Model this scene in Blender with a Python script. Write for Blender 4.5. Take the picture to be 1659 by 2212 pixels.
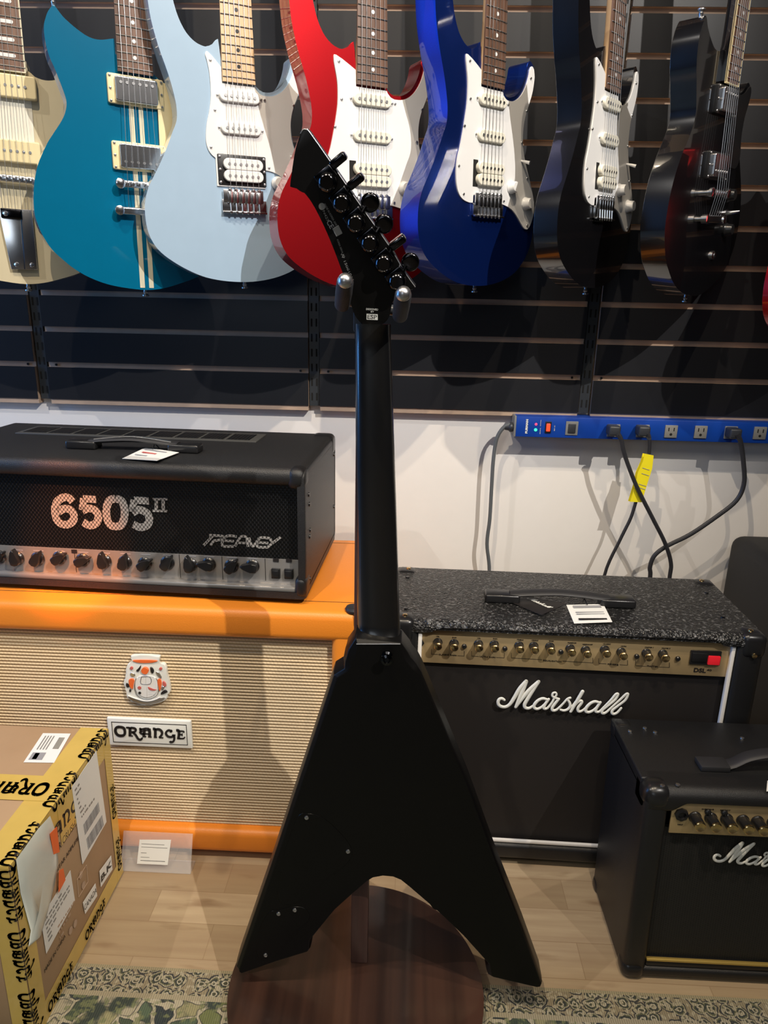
import bpy, bmesh, math, random
import numpy as np
from mathutils import Vector, Matrix
random.seed(7)
for o in list(bpy.data.objects): bpy.data.objects.remove(o)
SC = bpy.context.scene; COL = SC.collection
R = math.radians

# ---------------------------------------------------------------- camera
FPX, PITCH, YAW, ROLL, CAMZ = 1530.0, R(16.62), R(-1.93), R(1.24), 1.003
_F = Vector((math.sin(YAW)*math.cos(PITCH), math.cos(YAW)*math.cos(PITCH), -math.sin(PITCH)))
_r = Vector((math.cos(YAW), -math.sin(YAW), 0)); _u = _r.cross(_F)
_R = math.cos(ROLL)*_r + math.sin(ROLL)*_u
_U = -math.sin(ROLL)*_r + math.cos(ROLL)*_u
CAM = Vector((0, 0, CAMZ))
cd = bpy.data.cameras.new('camera'); cam = bpy.data.objects.new('camera', cd); COL.objects.link(cam)
cam.matrix_world = Matrix(((_R.x, _U.x, -_F.x, 0), (_R.y, _U.y, -_F.y, 0), (_R.z, _U.z, -_F.z, CAMZ), (0, 0, 0, 1)))
cd.sensor_fit = 'HORIZONTAL'; cd.sensor_width = 36.0; cd.lens = FPX/1659*36; cd.clip_start = .02
SC.camera = cam

def aty_early(px, py, Y=1.10):
    d = _F + _R*((px-829.5)/FPX) - _U*((py-1106)/FPX); return CAM + d*(Y/d.y)
# ---------------------------------------------------------------- colour management and light
SC.view_settings.view_transform = 'Standard'; SC.view_settings.look = 'None'
SC.view_settings.gamma = 1; SC.view_settings.use_curve_mapping = False
SC.view_settings.exposure = 0.0
w = bpy.data.worlds.new('world'); SC.world = w; w.use_nodes = True
w.node_tree.nodes['Background'].inputs[0].default_value = (.75, .85, 1, 1)
w.node_tree.nodes['Background'].inputs[1].default_value = .03

def spot(loc, aim, watt, col, cone=75, blend=.5, rad=.012):
    l = bpy.data.lights.new('track_or_added_spot', 'SPOT'); l.energy = watt; l.color = col
    l.spot_size = R(cone); l.spot_blend = blend; l.shadow_soft_size = rad
    o = bpy.data.objects.new('track_or_added_spot', l); COL.objects.link(o); o.location = loc
    o.rotation_euler = (Vector(aim)-Vector(loc)).to_track_quat('-Z', 'Y').to_euler(); return o
def area(loc, aim, watt, col, sx, sy, name='room_light'):
    l = bpy.data.lights.new(name, 'AREA'); l.shape = 'RECTANGLE'; l.size = sx; l.size_y = sy; l.energy = watt; l.color = col
    o = bpy.data.objects.new(name, l); COL.objects.link(o); o.location = loc
    o.rotation_euler = (Vector(aim)-Vector(loc)).to_track_quat('-Z', 'Y').to_euler(); return o
WARM = (1, .83, .62); NEUT = (1, .94, .87); COOL = (.45, .68, 1)
spot((1.30, -.60, 2.75), (-.25, 1.3, .95), 310, NEUT, 46, .9)
spot((-.45, .15, 2.75), (-.20, 1.2, .45), 95, WARM, 62)
spot((.35, .25, 2.75), (.30, 1.3, .6), 60, WARM, 62)
spot((-1.6, .10, 2.75), (-.3, 1.3, .5), 60, NEUT)
spot((-.62, .10, 1.95), aty_early(135, 1160), 330.0, (1, .26, .04), 8, .7, .01)  # added orange spot with no known fitting, tints the head's numerals and panel
area((0, -1.1, 2.82), (0, -.4, 0), 20, (1, .92, .82), 2.4, 1.2)
area((-2.9, .75, 1.35), (0, .85, 1.0), 36, (.12, .40, 1), .40, 1.7, 'blue_side_light')  # unseen blue source at left, placed for the blue glints on left edges
area((-1.0, -2.8, 1.7), (0, 1.2, .9), 9, (.80, .90, 1), 1.2, 1.2, 'window_light')

# ---------------------------------------------------------------- back-projection onto a plane of the room
def ray(px, py): return _F + _R*((px-829.5)/FPX) - _U*((py-1106)/FPX)
def aty(px, py, Y): d = ray(px, py); return CAM + d*(Y/d.y)
def atz(px, py, z): d = ray(px, py); return CAM + d*((z-CAMZ)/d.z)
def atx(px, py, X): d = ray(px, py); return CAM + d*(X/d.x)

# ---------------------------------------------------------------- node materials
def new_mat(name):
    m = bpy.data.materials.new(name); m.use_nodes = True
    return m, m.node_tree, m.node_tree.nodes['Principled BSDF']
def setp(b, **k):
    N = dict(rough='Roughness', metal='Metallic', coat='Coat Weight', coatr='Coat Roughness', spec='Specular IOR Level',
             trans='Transmission Weight', alpha='Alpha', ior='IOR', sheen='Sheen Weight')
    for a, v in k.items():
        if a == 'col': b.inputs['Base Color'].default_value = (*v, 1)
        elif a == 'emit': b.inputs['Emission Color'].default_value = (*v[0], 1); b.inputs['Emission Strength'].default_value = v[1]
        else: b.inputs[N[a]].default_value = v
def nd(t, typ, **k):
    n = t.nodes.new(typ)
    for a, v in k.items():
        if a.startswith('i_'):
            key = a[2:]; key = int(key) if key.isdigit() else key.replace('_', ' ')
            n.inputs[key].default_value = v
        else: setattr(n, a, v)
    return n
def coords(t, scale=(1, 1, 1), kind='Object', rot=(0, 0, 0)):
    c = t.nodes.new('ShaderNodeTexCoord'); m = t.nodes.new('ShaderNodeMapping')
    t.links.new(c.outputs[kind], m.inputs[0]); m.inputs['Scale'].default_value = scale; m.inputs['Rotation'].default_value = rot
    return m.outputs[0]
def ramp(t, fac, stops, interp='LINEAR'):
    r = t.nodes.new('ShaderNodeValToRGB'); t.links.new(fac, r.inputs[0]); cr = r.color_ramp; cr.interpolation = interp
    while len(cr.elements) < len(stops): cr.elements.new(.5)
    for e, (p, c) in zip(cr.elements, stops): e.position = p; e.color = (*c, 1)
    return r.outputs[0]
def math_(t, op, a, b=None, c=None):
    n = nd(t, 'ShaderNodeMath', operation=op)
    for i, v in enumerate((a, b, c)):
        if v is None: continue
        if isinstance(v, (int, float)): n.inputs[i].default_value = v
        else: t.links.new(v, n.inputs[i])
    return n.outputs[0]
def mixc(t, fac, a, b, typ='MIX'):
    n = nd(t, 'ShaderNodeMix', data_type='RGBA', blend_type=typ)
    for i, v in ((0, fac), (6, a), (7, b)):
        if isinstance(v, (int, float)): n.inputs[i].default_value = v
        elif isinstance(v, tuple): n.inputs[i].default_value = (*v, 1)
        else: t.links.new(v, n.inputs[i])
    return n.outputs[2]
def bump(t, b, h, strength=.3, dist=.001):
    n = nd(t, 'ShaderNodeBump'); n.inputs['Strength'].default_value = strength; n.inputs['Distance'].default_value = dist
    t.links.new(h, n.inputs['Height']); t.links.new(n.outputs[0], b.inputs['Normal'])
def noise(t, vec, scale, detail=3, out=0, rough=.5):
    n = nd(t, 'ShaderNodeTexNoise'); n.inputs['Scale'].default_value = scale; n.inputs['Detail'].default_value = detail
    n.inputs['Roughness'].default_value = rough; t.links.new(vec, n.inputs['Vector']); return n.outputs[out]
def sep(t, vec):
    n = t.nodes.new('ShaderNodeSeparateXYZ'); t.links.new(vec, n.inputs[0]); return n.outputs
def plain(name, col, rough=.5, var=.06, bs=0, bscale=400, **k):
    m, t, b = new_mat(name); setp(b, col=col, rough=rough, **k)
    v = coords(t); n = noise(t, v, 35, 4)
    c = mixc(t, n, tuple(x*(1-var) for x in col), tuple(min(1, x*(1+var)) for x in col)); t.links.new(c, b.inputs['Base Color'])
    if bs: bump(t, b, noise(t, v, bscale, 4), bs, .0006)
    return m
def tolex(name, col, scale=900, strength=.6, rough=.45, speck=0, dist=.0006):
    m, t, b = new_mat(name); setp(b, col=col, rough=rough)
    v = coords(t)
    vo = nd(t, 'ShaderNodeTexVoronoi'); vo.inputs['Scale'].default_value = scale; t.links.new(v, vo.inputs['Vector'])
    n = noise(t, v, scale*.6, 3); h = math_(t, 'ADD', vo.outputs['Distance'], n)
    if speck:
        c = ramp(t, noise(t, v, scale*.55, 2), [(0, col), (.55, col), (.68, tuple(x*speck for x in col))]); t.links.new(c, b.inputs['Base Color'])
    bump(t, b, h, strength, dist); return m

M = {}
M['wall'] = plain('white_wall_paint', (.83, .80, .76), .8, .02, .15, 60)
M['darkwall'] = plain('shop_wall_paint', (.05, .05, .055), .85)
M['ceil'] = plain('ceiling_paint', (.035, .035, .037), .9)
M['slat'] = plain('black_melamine', (.014, .0145, .017), .36, .10, .05, 300, spec=.4)
M['mdf'] = plain('raw_mdf', (.46, .33, .235), .7, .15)
M['steel_black'] = plain('black_powder_coat', (.03, .035, .042), .4)
M['void'] = plain('dark_slot', (.004, .004, .004), .9)
M['chrome'] = plain('chrome', (.82, .82, .84), .20, .02, metal=1.0)
M['chrome_dull'] = plain('satin_steel', (.55, .55, .56), .32, .05, metal=1.0)
M['black_chrome'] = plain('black_chrome', (.05, .05, .055), .16, .05, metal=1.0)
M['brass'] = plain('brass', (.80, .58, .28), .22, .04, metal=1.0)
M['white_plastic'] = plain('white_plastic', (.80, .80, .80), .28, .01, coat=.4)
M['ivory'] = plain('aged_white_plastic', (.80, .77, .66), .3, .02, coat=.3)
M['cream_plastic'] = plain('cream_plastic', (.80, .68, .40), .35, .03, coat=.3)
M['black_plastic'] = plain('black_plastic', (.012, .012, .013), .28, .05)
M['rubber'] = plain('black_rubber', (.018, .018, .02), .55, .1)
M['foam'] = plain('grey_foam_sleeve', (.030, .032, .038), .75, .15, .5, 500)
def guitar_paint(name, col, metal=0., flake=0, rough=.22, mid=None):
    m, t, b = new_mat(name); setp(b, col=col, rough=rough, metal=metal, coat=1.0, coatr=.03)
    v = coords(t); n = noise(t, v, 900 if flake else 30, 2)
    k = .25 if flake else .04
    c = mixc(t, n, tuple(x*(1-k) for x in col), tuple(min(1, x*(1+k)) for x in (mid or col))); t.links.new(c, b.inputs['Base Color'])
    return m
M['sonic'] = guitar_paint('ice_blue_lacquer', (.36, .50, .66))
M['red'] = guitar_paint('metallic_red_lacquer', (.36, .005, .009), .85, 1, .38)
M['blue'] = guitar_paint('metallic_blue_lacquer', (.006, .032, .24), .85, 1, .38)
M['gloss_black'] = guitar_paint('gloss_black_lacquer', (.004, .004, .005))
M['teal'] = guitar_paint('teal_lacquer', (.0, .135, .27))
M['creamy'] = guitar_paint('vintage_cream_lacquer', (.62, .55, .38))
M['stripe'] = plain('cream_racing_stripe', (.72, .68, .52), .25, coat=1.0)
M['satin_black'] = plain('satin_black_lacquer', (.0030, .0028, .0027), .36, .1, spec=.22)
M['gloss_neck'] = plain('polished_black_neck', (.004, .004, .0042), .30, .1, spec=.5, coat=.7, coatr=.14)
def wood(name, c1, c2, scale=(1, 1, 1), rough=.4, coat=.2, fine=60, rot=(0, 0, 0)):
    m, t, b = new_mat(name); setp(b, rough=rough, coat=coat, coatr=.1)
    v = coords(t, scale, rot=rot); n = noise(t, v, fine, 5); n2 = noise(t, v, fine*.22, 3)
    f = math_(t, 'ADD', math_(t, 'MULTIPLY', n, .5), math_(t, 'MULTIPLY', n2, .5))
    c = ramp(t, f, [(.36, c1), (.62, c2)]); t.links.new(c, b.inputs['Base Color']); return m
M['maple'] = wood('maple', (.58, .38, .21), (.74, .53, .33), (1, 1, .06), .35, .3)
M['rosewood'] = wood('rosewood', (.07, .035, .022), (.20, .11, .075), (1, 1, .05), .45, .05, 120)
M['walnut'] = wood('dark_walnut_gloss', (.012, .0065, .006), (.070, .032, .021), (1, .02, 1), .30, .45, 38)
M['walnut_post'] = wood('walnut_post', (.045, .020, .017), (.12, .055, .042), (1, 1, .03), .45, .1, 90)
# marshall style tolex, cloths, gold panel
M['orange'] = tolex('orange_basketweave_vinyl', (.83, .255, .022), 700, .22, .42)
M['tolex'] = tolex('black_levant_vinyl', (.012, .012, .012), 300, 1.0, .30, 10.0, .0018)
M['tolex_smooth'] = tolex('black_bronco_vinyl', (.009, .009, .0095), 1300, .35, .42)
M['tolex_head'] = tolex('worn_black_vinyl', (.014, .014, .0145), 1000, .5, .45, 1.6)
M['vent_frame'] = plain('grey_vent_frame', (.055, .055, .052), .5)
M['tolex_cab'] = tolex('matt_black_vinyl', (.006, .0062, .0075), 1300, .2, .6)
M['gold'] = plain('brushed_gold_panel', (.60, .44, .23), .36, .05, .08, 200, metal=.5)
M['silver'] = plain('brushed_silver_panel', (.42, .40, .38), .30, .05, metal=.6)
M['piping'] = plain('white_piping', (.80, .78, .74), .35)
M['gold_piping'] = plain('gold_piping', (.62, .44, .12), .35, metal=.6)
M['logo'] = plain('white_logo_plastic', (.80, .80, .74), .3, .02, coat=.4)
M['red_lamp'] = plain('red_rocker', (.55, .01, .02), .25, emit=((1, .03, .04), .25))
M['ink'] = plain('black_ink', (.012, .010, .010), .5)
M['paper'] = plain('white_label_paper', (.80, .80, .76), .55, .02)
M['paper_grey'] = plain('grey_print', (.30, .30, .31), .6, .1)
M['paper_red'] = plain('red_print', (.55, .12, .10), .6)
M['sticker_orange'] = plain('orange_sticker', (.85, .15, .03), .45)
M['pouch'] = plain('white_plastic_pouch', (.62, .66, .60), .22, .03, .6, 60, coat=.5)
M['tape'] = plain('yellow_packing_tape', (.60, .42, .10), .28, .10, .3, 50, coat=.4)
M['yellow'] = plain('yellow_tag', (.90, .78, .02), .4, .05, .5, 80)
M['strip_blue'] = plain('blue_metal_housing', (.004, .05, .34), .35, .04)
M['cord'] = plain('black_cord', (.022, .022, .026), .45)
M['cord_grey'] = plain('grey_cord', (.10, .11, .12), .5)
M['outlet'] = plain('grey_outlet_plastic', (.22, .22, .21), .45)
M['plug'] = plain('moulded_plug', (.03, .033, .04), .45)
M['led_red'] = plain('red_indicator', (.6, .02, .05), .3, emit=((1, .05, .12), 2.2))
M['led_green'] = plain('green_indicator', (.0, .6, .2), .3, emit=((.05, 1, .35), 2.0))
M['rocker'] = plain('lit_red_rocker', (.5, .02, .01), .3, emit=((1, .06, .02), 1.6))
def cardboard():
    m, t, b = new_mat('brown_cardboard'); setp(b, rough=.8)
    v = coords(t, (1, 1, 1)); n = noise(t, v, 14, 5); wv = nd(t, 'ShaderNodeTexWave', bands_direction='Z')
    wv.inputs['Scale'].default_value = 90; t.links.new(v, wv.inputs['Vector'])
    c = mixc(t, n, (.36, .23, .125), (.45, .30, .17)); t.links.new(c, b.inputs['Base Color']); bump(t, b, wv.outputs[0], .05, .0004); return m
M['card'] = cardboard()
def acrylic():
    m, t, b = new_mat('clear_acrylic'); setp(b, col=(.95, .97, .98), rough=.03, ior=1.45, alpha=.16, spec=.8)
    n = noise(t, coords(t), 20, 2); t.links.new(math_(t, 'MULTIPLY_ADD', n, .02, .02), b.inputs['Roughness']); return m
M['acrylic'] = acrylic()
def floor_mat():
    m, t, b = new_mat('oak_laminate'); setp(b, rough=.38, coat=.15, coatr=.25)
    v = coords(t)
    br = nd(t, 'ShaderNodeTexBrick', offset=.37, squash=1); t.links.new(v, br.inputs['Vector'])
    for k, x in (('Scale', 1.0), ('Mortar Size', .0006), ('Brick Width', .30), ('Row Height', .066), ('Mortar Smooth', .1), ('Bias', 0.)): br.inputs[k].default_value = x
    br.inputs['Color1'].default_value = (.37, .275, .165, 1); br.inputs['Color2'].default_value = (.50, .39, .25, 1); br.inputs['Mortar'].default_value = (.30, .21, .12, 1)
    g = noise(t, coords(t, (1.6, 22, 1)), 3.2, 6); k = noise(t, coords(t, (2, 9, 1)), 3.5, 3)
    c = mixc(t, math_(t, 'MULTIPLY', ramp(t, g, [(.35, (0, 0, 0)), (.75, (1, 1, 1))]), .55), br.outputs['Color'], (.29, .195, .12))
    c = mixc(t, ramp(t, k, [(.62, (0, 0, 0)), (.76, (.75, .75, .75))]), c, (.23, .145, .080))
    t.links.new(c, b.inputs['Base Color']); bump(t, b, g, .05, .0005); return m
M['floor'] = floor_mat()
def rug_mat():
    m, t, b = new_mat('woven_floral_rug'); setp(b, rough=.95, sheen=.3)
    v = coords(t); s = sep(t, v)
    wv = noise(t, v, 26, 2, 1); 
    wn = nd(t, 'ShaderNodeVectorMath', operation='MULTIPLY_ADD'); t.links.new(wv, wn.inputs[0]); wn.inputs[1].default_value = (.045, .045, 0); t.links.new(v, wn.inputs[2])
    vo = nd(t, 'ShaderNodeTexVoronoi', feature='DISTANCE_TO_EDGE', voronoi_dimensions='2D'); vo.inputs['Scale'].default_value = 31; t.links.new(wn.outputs[0], vo.inputs['Vector'])
    vc = nd(t, 'ShaderNodeTexVoronoi', voronoi_dimensions='2D'); vc.inputs['Scale'].default_value = 31; t.links.new(wn.outputs[0], vc.inputs['Vector'])
    cell = sep(t, vc.outputs['Color'])[0]
    base = ramp(t, cell, [(0, (.020, .035, .040)), (.25, (.06, .09, .05)), (.42, (.17, .20, .07)), (.58, (.36, .34, .18)), (.74, (.09, .14, .08)), (.88, (.46, .42, .30))], 'CONSTANT')
    line = ramp(t, vo.outputs['Distance'], [(.0, (.50, .46, .33)), (.06, (.55, .50, .37)), (.09, (.03, .035, .04)), (.17, (0, 0, 0))])
    mask = ramp(t, vo.outputs['Distance'], [(.09, (1, 1, 1)), (.15, (0, 0, 0))])
    field = mixc(t, mask, base, line)
    field = mixc(t, ramp(t, noise(t, v, 22, 4), [(.52, (0, 0, 0)), (.60, (1, 1, 1))]), field, (.035, .055, .042))
    field = mixc(t, ramp(t, noise(t, v, 95, 3), [(.54, (0, 0, 0)), (.60, (.8, .8, .8))]), field, (.20, .23, .10))
    # border band
    sv = nd(t, 'ShaderNodeVectorMath', operation='MULTIPLY_ADD'); t.links.new(noise(t, v, 60, 2, 1), sv.inputs[0]); sv.inputs[1].default_value = (.012, .012, 0); t.links.new(v, sv.inputs[2])
    v2 = nd(t, 'ShaderNodeTexVoronoi', voronoi_dimensions='2D'); v2.inputs['Scale'].default_value = 44; v2.inputs['Randomness'].default_value = .55; t.links.new(sv.outputs[0], v2.inputs['Vector'])
    v3 = nd(t, 'ShaderNodeTexVoronoi', voronoi_dimensions='2D'); v3.inputs['Scale'].default_value = 120; t.links.new(sv.outputs[0], v3.inputs['Vector'])
    bd = ramp(t, v2.outputs['Distance'], [(0, (.07, .07, .035)), (.12, (.52, .48, .36)), (.20, (.030, .038, .030)), (.32, (.15, .15, .07)), (.39, (.48, .44, .32)), (.44, (.035, .035, .032)), (.53, (.32, .27, .17))], 'CONSTANT')
    bd = mixc(t, ramp(t, v3.outputs['Distance'], [(.0, (.9, .9, .9)), (.30, (0, 0, 0))], 'CONSTANT'), bd, (.48, .43, .30))
    y = s[1]
    isb = math_(t, 'GREATER_THAN', y, -.044)
    isl = math_(t, 'MULTIPLY', math_(t, 'LESS_THAN', y, -.044), math_(t, 'GREATER_THAN', y, -.052))
    ise = math_(t, 'GREATER_THAN', y, -.006)
    c = mixc(t, isb, field, bd); c = mixc(t, isl, c, (.42, .37, .25)); c = mixc(t, ise, c, (.38, .33, .2))
    yarn = nd(t, 'ShaderNodeTexWave', bands_direction='X'); yarn.inputs['Scale'].default_value = 95; yarn.inputs['Distortion'].default_value = 1.5; t.links.new(v, yarn.inputs['Vector'])
    c = mixc(t, .45, c, mixc(t, yarn.outputs[0], (.25, .25, .22), (1, 1, .95)), 'MULTIPLY')
    t.links.new(c, b.inputs['Base Color']); bump(t, b, yarn.outputs[0], .5, .001); return m
M['rug'] = rug_mat()
def hexdots(t, v, sx, sz):
    s = sep(t, v)
    def d(off):
        fx = math_(t, 'SUBTRACT', math_(t, 'FRACT', math_(t, 'ADD', math_(t, 'DIVIDE', s[0], sx), off)), .5)
        fz = math_(t, 'SUBTRACT', math_(t, 'FRACT', math_(t, 'ADD', math_(t, 'DIVIDE', s[2], sz), off)), .5)
        fx = math_(t, 'MULTIPLY', fx, sx/sz)
        return math_(t, 'SQRT', math_(t, 'ADD', math_(t, 'POWER', math_(t, 'ABSOLUTE', fx), 2.), math_(t, 'POWER', math_(t, 'ABSOLUTE', fz), 2.)))
    return math_(t, 'MINIMUM', d(0.), d(.5))
def grille_mat(name, lit):
    m, t, b = new_mat(name); setp(b, rough=.35, metal=.2)
    d = hexdots(t, coords(t), .0066, .0082)
    if lit: c = ramp(t, d, [(.13, (.44, .42, .39)), (.29, (.26, .25, .23)), (.36, (.010, .010, .010))])
    else: c = ramp(t, d, [(.10, (.001, .001, .001)), (.30, (.004, .004, .004)), (.40, (.035, .034, .034))])
    t.links.new(c, b.inputs['Base Color']); bump(t, b, d, .6 if not lit else -.3, .002); return m
M['perf'] = grille_mat('perforated_grille', False)
M['perf_white'] = grille_mat('printed_grille_letters', True)
def cloth_black(name, c1, c2, sx, sz):
    m, t, b = new_mat(name); setp(b, rough=.7)
    d = hexdots(t, coords(t), sx, sz); c = mixc(t, ramp(t, d, [(.15, (0, 0, 0)), (.5, (1, 1, 1))]), c1, c2)
    n = noise(t, coords(t, (3, 1, 60)), 9, 3); c = mixc(t, math_(t, 'MULTIPLY', n, .5), c, c1)
    t.links.new(c, b.inputs['Base Color']); bump(t, b, d, .4, .0006); return m
M['cloth'] = cloth_black('black_grille_cloth', (.010, .0075, .0065), (.020, .0155, .0135), .0022, .0030)
M['cloth_diag'] = cloth_black('woven_black_grille', (.003, .003, .003), (.016, .0155, .0135), .0075, .0036)
def basket():
    m, t, b = new_mat('basketweave_cloth'); setp(b, rough=.65)
    v = coords(t); s = sep(t, v)
    row = math_(t, 'FRACT', math_(t, 'DIVIDE', s[2], .0062)); rowi = math_(t, 'FLOOR', math_(t, 'DIVIDE', s[2], .0062))
    x = math_(t, 'ADD', math_(t, 'DIVIDE', s[0], .0064), math_(t, 'MULTIPLY', row, .55))
    nib = math_(t, 'FRACT', math_(t, 'ADD', x, math_(t, 'MULTIPLY', rowi, .5)))
    tri = math_(t, 'ABSOLUTE', math_(t, 'SUBTRACT', nib, .5))
    c = ramp(t, row, [(0, (.22, .13, .06)), (.14, (.42, .27, .14)), (.30, (.68, .52, .31)), (.80, (.72, .57, .36)), (1, (.40, .26, .13))])
    c = mixc(t, ramp(t, tri, [(.0, (.7, .7, .7)), (.12, (0, 0, 0))]), c, (.45, .30, .16))
    t.links.new(c, b.inputs['Base Color']); bump(t, b, tri, .5, .0012); return m
M['basket'] = basket()

# ---------------------------------------------------------------- mesh helpers  (local axes: X right, Y into the depth, Z up)
def obj(name, bm, mat, parent=None, smooth=35, loc=None, mats=None):
    me = bpy.data.meshes.new(name)
    bmesh.ops.recalc_face_normals(bm, faces=bm.faces)
    bm.to_mesh(me); bm.free()
    me.shade_smooth(); me.set_sharp_from_angle(angle=R(smooth))
    o = bpy.data.objects.new(name, me); COL.objects.link(o)
    for mm in (mats or [mat]): me.materials.append(M[mm] if isinstance(mm, str) else mm)
    if parent: o.parent = parent
    if loc is not None: o.location = loc
    return o
def tag(o, label=None, cat=None, group=None, kind=None):
    if label: o['label'] = label
    if cat: o['category'] = cat
    if group: o['group'] = group
    if kind: o['kind'] = kind
    return o
def thing(name, label, cat, mat=None, group=None):
    o = bpy.data.objects.new(name, None); COL.objects.link(o); o.empty_display_size = .05
    if mat is not None: o.matrix_world = mat
    return tag(o, label, cat, group)
def part(name, bm, mat, parent, **k): return obj(name, bm, mat, parent, **k)
def T(x, y, z): return Matrix.Translation((x, y, z))
def RX(a): return Matrix.Rotation(R(a), 4, 'X')
def RY(a): return Matrix.Rotation(R(a), 4, 'Y')
def RZ(a): return Matrix.Rotation(R(a), 4, 'Z')
def box(bm, x0, x1, y0, y1, z0, z1, bev=0, seg=2, mx=None):
    r = bmesh.ops.create_cube(bm, size=1); vs = r['verts']
    for v in vs: v.co = Vector(((x0+x1)/2+v.co.x*(x1-x0), (y0+y1)/2+v.co.y*(y1-y0), (z0+z1)/2+v.co.z*(z1-z0)))
    if bev:
        es = list({e for v in vs for e in v.link_edges})
        rr = bmesh.ops.bevel(bm, geom=es, offset=bev, segments=seg, profile=.5, affect='EDGES'); vs = list({v for f in rr['faces'] for v in f.verts}|{v for v in vs if v.is_valid})
    if mx is not None: bmesh.ops.transform(bm, matrix=mx, verts=vs)
    return bm
def bx(*a, **k): return box(bmesh.new(), *a, **k)
def cyl(bm, c, axis, r, h, seg=24, r2=None):
    """cylinder from point c along axis for length h"""
    a = Vector(axis).normalized(); q = a.to_track_quat('Z', 'Y').to_matrix().to_4x4()
    m = Matrix.Translation(Vector(c)+a*h/2) @ q
    bmesh.ops.create_cone(bm, cap_ends=True, segments=seg, radius1=r, radius2=r if r2 is None else r2, depth=h, matrix=m); return bm
def lathe(bm, prof, c, axis, seg=24):
    """profile [(radius, along)]"""
    a = Vector(axis).normalized(); q = Matrix.Translation(c) @ a.to_track_quat('Z', 'Y').to_matrix().to_4x4()
    rings = []
    for r, h in prof:
        if r < 1e-6: rings.append([bm.verts.new(q @ Vector((0, 0, h)))])
        else: rings.append([bm.verts.new(q @ Vector((r*math.cos(2*math.pi*i/seg), r*math.sin(2*math.pi*i/seg), h))) for i in range(seg)])
    for A, B in zip(rings, rings[1:]):
        for i in range(seg):
            j = (i+1) % seg
            if len(A) == 1 and len(B) == 1: continue
            if len(A) == 1: bm.faces.new((A[0], B[i], B[j]))
            elif len(B) == 1: bm.faces.new((A[i], A[j], B[0]))
            else: bm.faces.new((A[i], A[j], B[j], B[i]))
    for A in (rings[0], rings[-1]):
        if len(A) > 1:
            try: bm.faces.new(A)
            except ValueError: pass
    return bm
def catmull(pts, n=4, closed=True, sharp=()):
    P = [Vector(p) for p in pts]; N = len(P); out = []
    rng = range(N) if closed else range(N-1)
    for i in rng:
        p1, p2 = P[i], P[(i+1) % N]
        p0 = P[(i-1) % N] if (closed or i > 0) else p1
        p3 = P[(i+2) % N] if (closed or i+2 < N) else p2
        if i in sharp: p0 = p1
        if (i+1) % N in sharp: p3 = p2
        for k in range(n):
            t = k/n
            out.append(.5*((2*p1)+(-p0+p2)*t+(2*p0-5*p1+4*p2-p3)*t*t+(-p0+3*p1-3*p2+p3)*t**3))
    if not closed: out.append(P[-1])
    return out
def prism(out, y0, y1, bev0=0, bev1=0, seg=3, bm=None):
    """outline in local XZ from depth y0 (towards the viewer) to y1, with rounded rims"""
    bm = bm or bmesh.new()
    A = [bm.verts.new((p[0], y0, p[1])) for p in out]; B = [bm.verts.new((p[0], y1, p[1])) for p in out]
    fa = bm.faces.new(A); fb = bm.faces.new(B[::-1]); n = len(out)
    for i in range(n): bm.faces.new((A[i], B[i], B[(i+1) % n], A[(i+1) % n]))
    for f, bv in ((fa, bev0), (fb, bev1)):
        if bv: bmesh.ops.bevel(bm, geom=list(f.edges), offset=bv, segments=seg, profile=.5, affect='EDGES', clamp_overlap=True)
    return bm
def weighted(o):
    md = o.modifiers.new('weighted_normals', 'WEIGHTED_NORMAL'); md.keep_sharp = True; md.weight = 80; return o
def tube(bm, pts, r, seg=10, smooth=5, caps=True, flat=1.0, up=None):
    P = catmull(pts, smooth, closed=False) if smooth > 1 else [Vector(p) for p in pts]
    n = len(P); rr = r if callable(r) else (lambda t: r)
    nrm = None; rings = []
    for i, p in enumerate(P):
        d = (P[min(i+1, n-1)]-P[max(i-1, 0)]).normalized()
        if nrm is None:
            ref = Vector(up) if up else (Vector((0, 1, 0)) if abs(d.y) < .9 else Vector((1, 0, 0)))
            nrm = (ref-d*ref.dot(d)).normalized()
        else: nrm = (nrm-d*nrm.dot(d)).normalized()
        b = d.cross(nrm); rad = rr(i/(n-1))
        rings.append([bm.verts.new(p+nrm*math.cos(2*math.pi*k/seg)*rad*flat+b*math.sin(2*math.pi*k/seg)*rad) for k in range(seg)])
    for A, B in zip(rings, rings[1:]):
        for k in range(seg): bm.faces.new((A[k], A[(k+1) % seg], B[(k+1) % seg], B[k]))
    if caps: bm.faces.new(rings[0]); bm.faces.new(rings[-1])
    return bm
def quad(bm, pts, th=.0003, n=None):
    """thin sheet from four or more corners, thickness along n"""
    P = [Vector(p) for p in pts]; n = Vector(n) if n is not None else (P[1]-P[0]).cross(P[2]-P[1]).normalized()
    A = [bm.verts.new(p) for p in P]; B = [bm.verts.new(p+n*th) for p in P]; k = len(P)
    bm.faces.new(A); bm.faces.new(B[::-1])
    for i in range(k): bm.faces.new((A[i], B[i], B[(i+1) % k], A[(i+1) % k]))
    return bm
def text_bm(s, size, mx, depth=.0002, font_scale_x=1., align='CENTER', spacing=1., bold=0.):
    cu = bpy.data.curves.new('t', 'FONT'); cu.body = s; cu.size = size; cu.extrude = depth; cu.align_x = align; cu.align_y = 'CENTER'
    cu.space_character = spacing; cu.offset = bold; cu.resolution_u = 3
    o = bpy.data.objects.new('t', cu); COL.objects.link(o)
    me = bpy.data.meshes.new_from_object(o); bm = bmesh.new(); bm.from_mesh(me)
    bmesh.ops.transform(bm, matrix=mx @ Matrix.Diagonal((font_scale_x, 1, 1, 1)), verts=bm.verts)
    bpy.data.objects.remove(o); bpy.data.curves.remove(cu); bpy.data.meshes.remove(me); return bm
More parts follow.
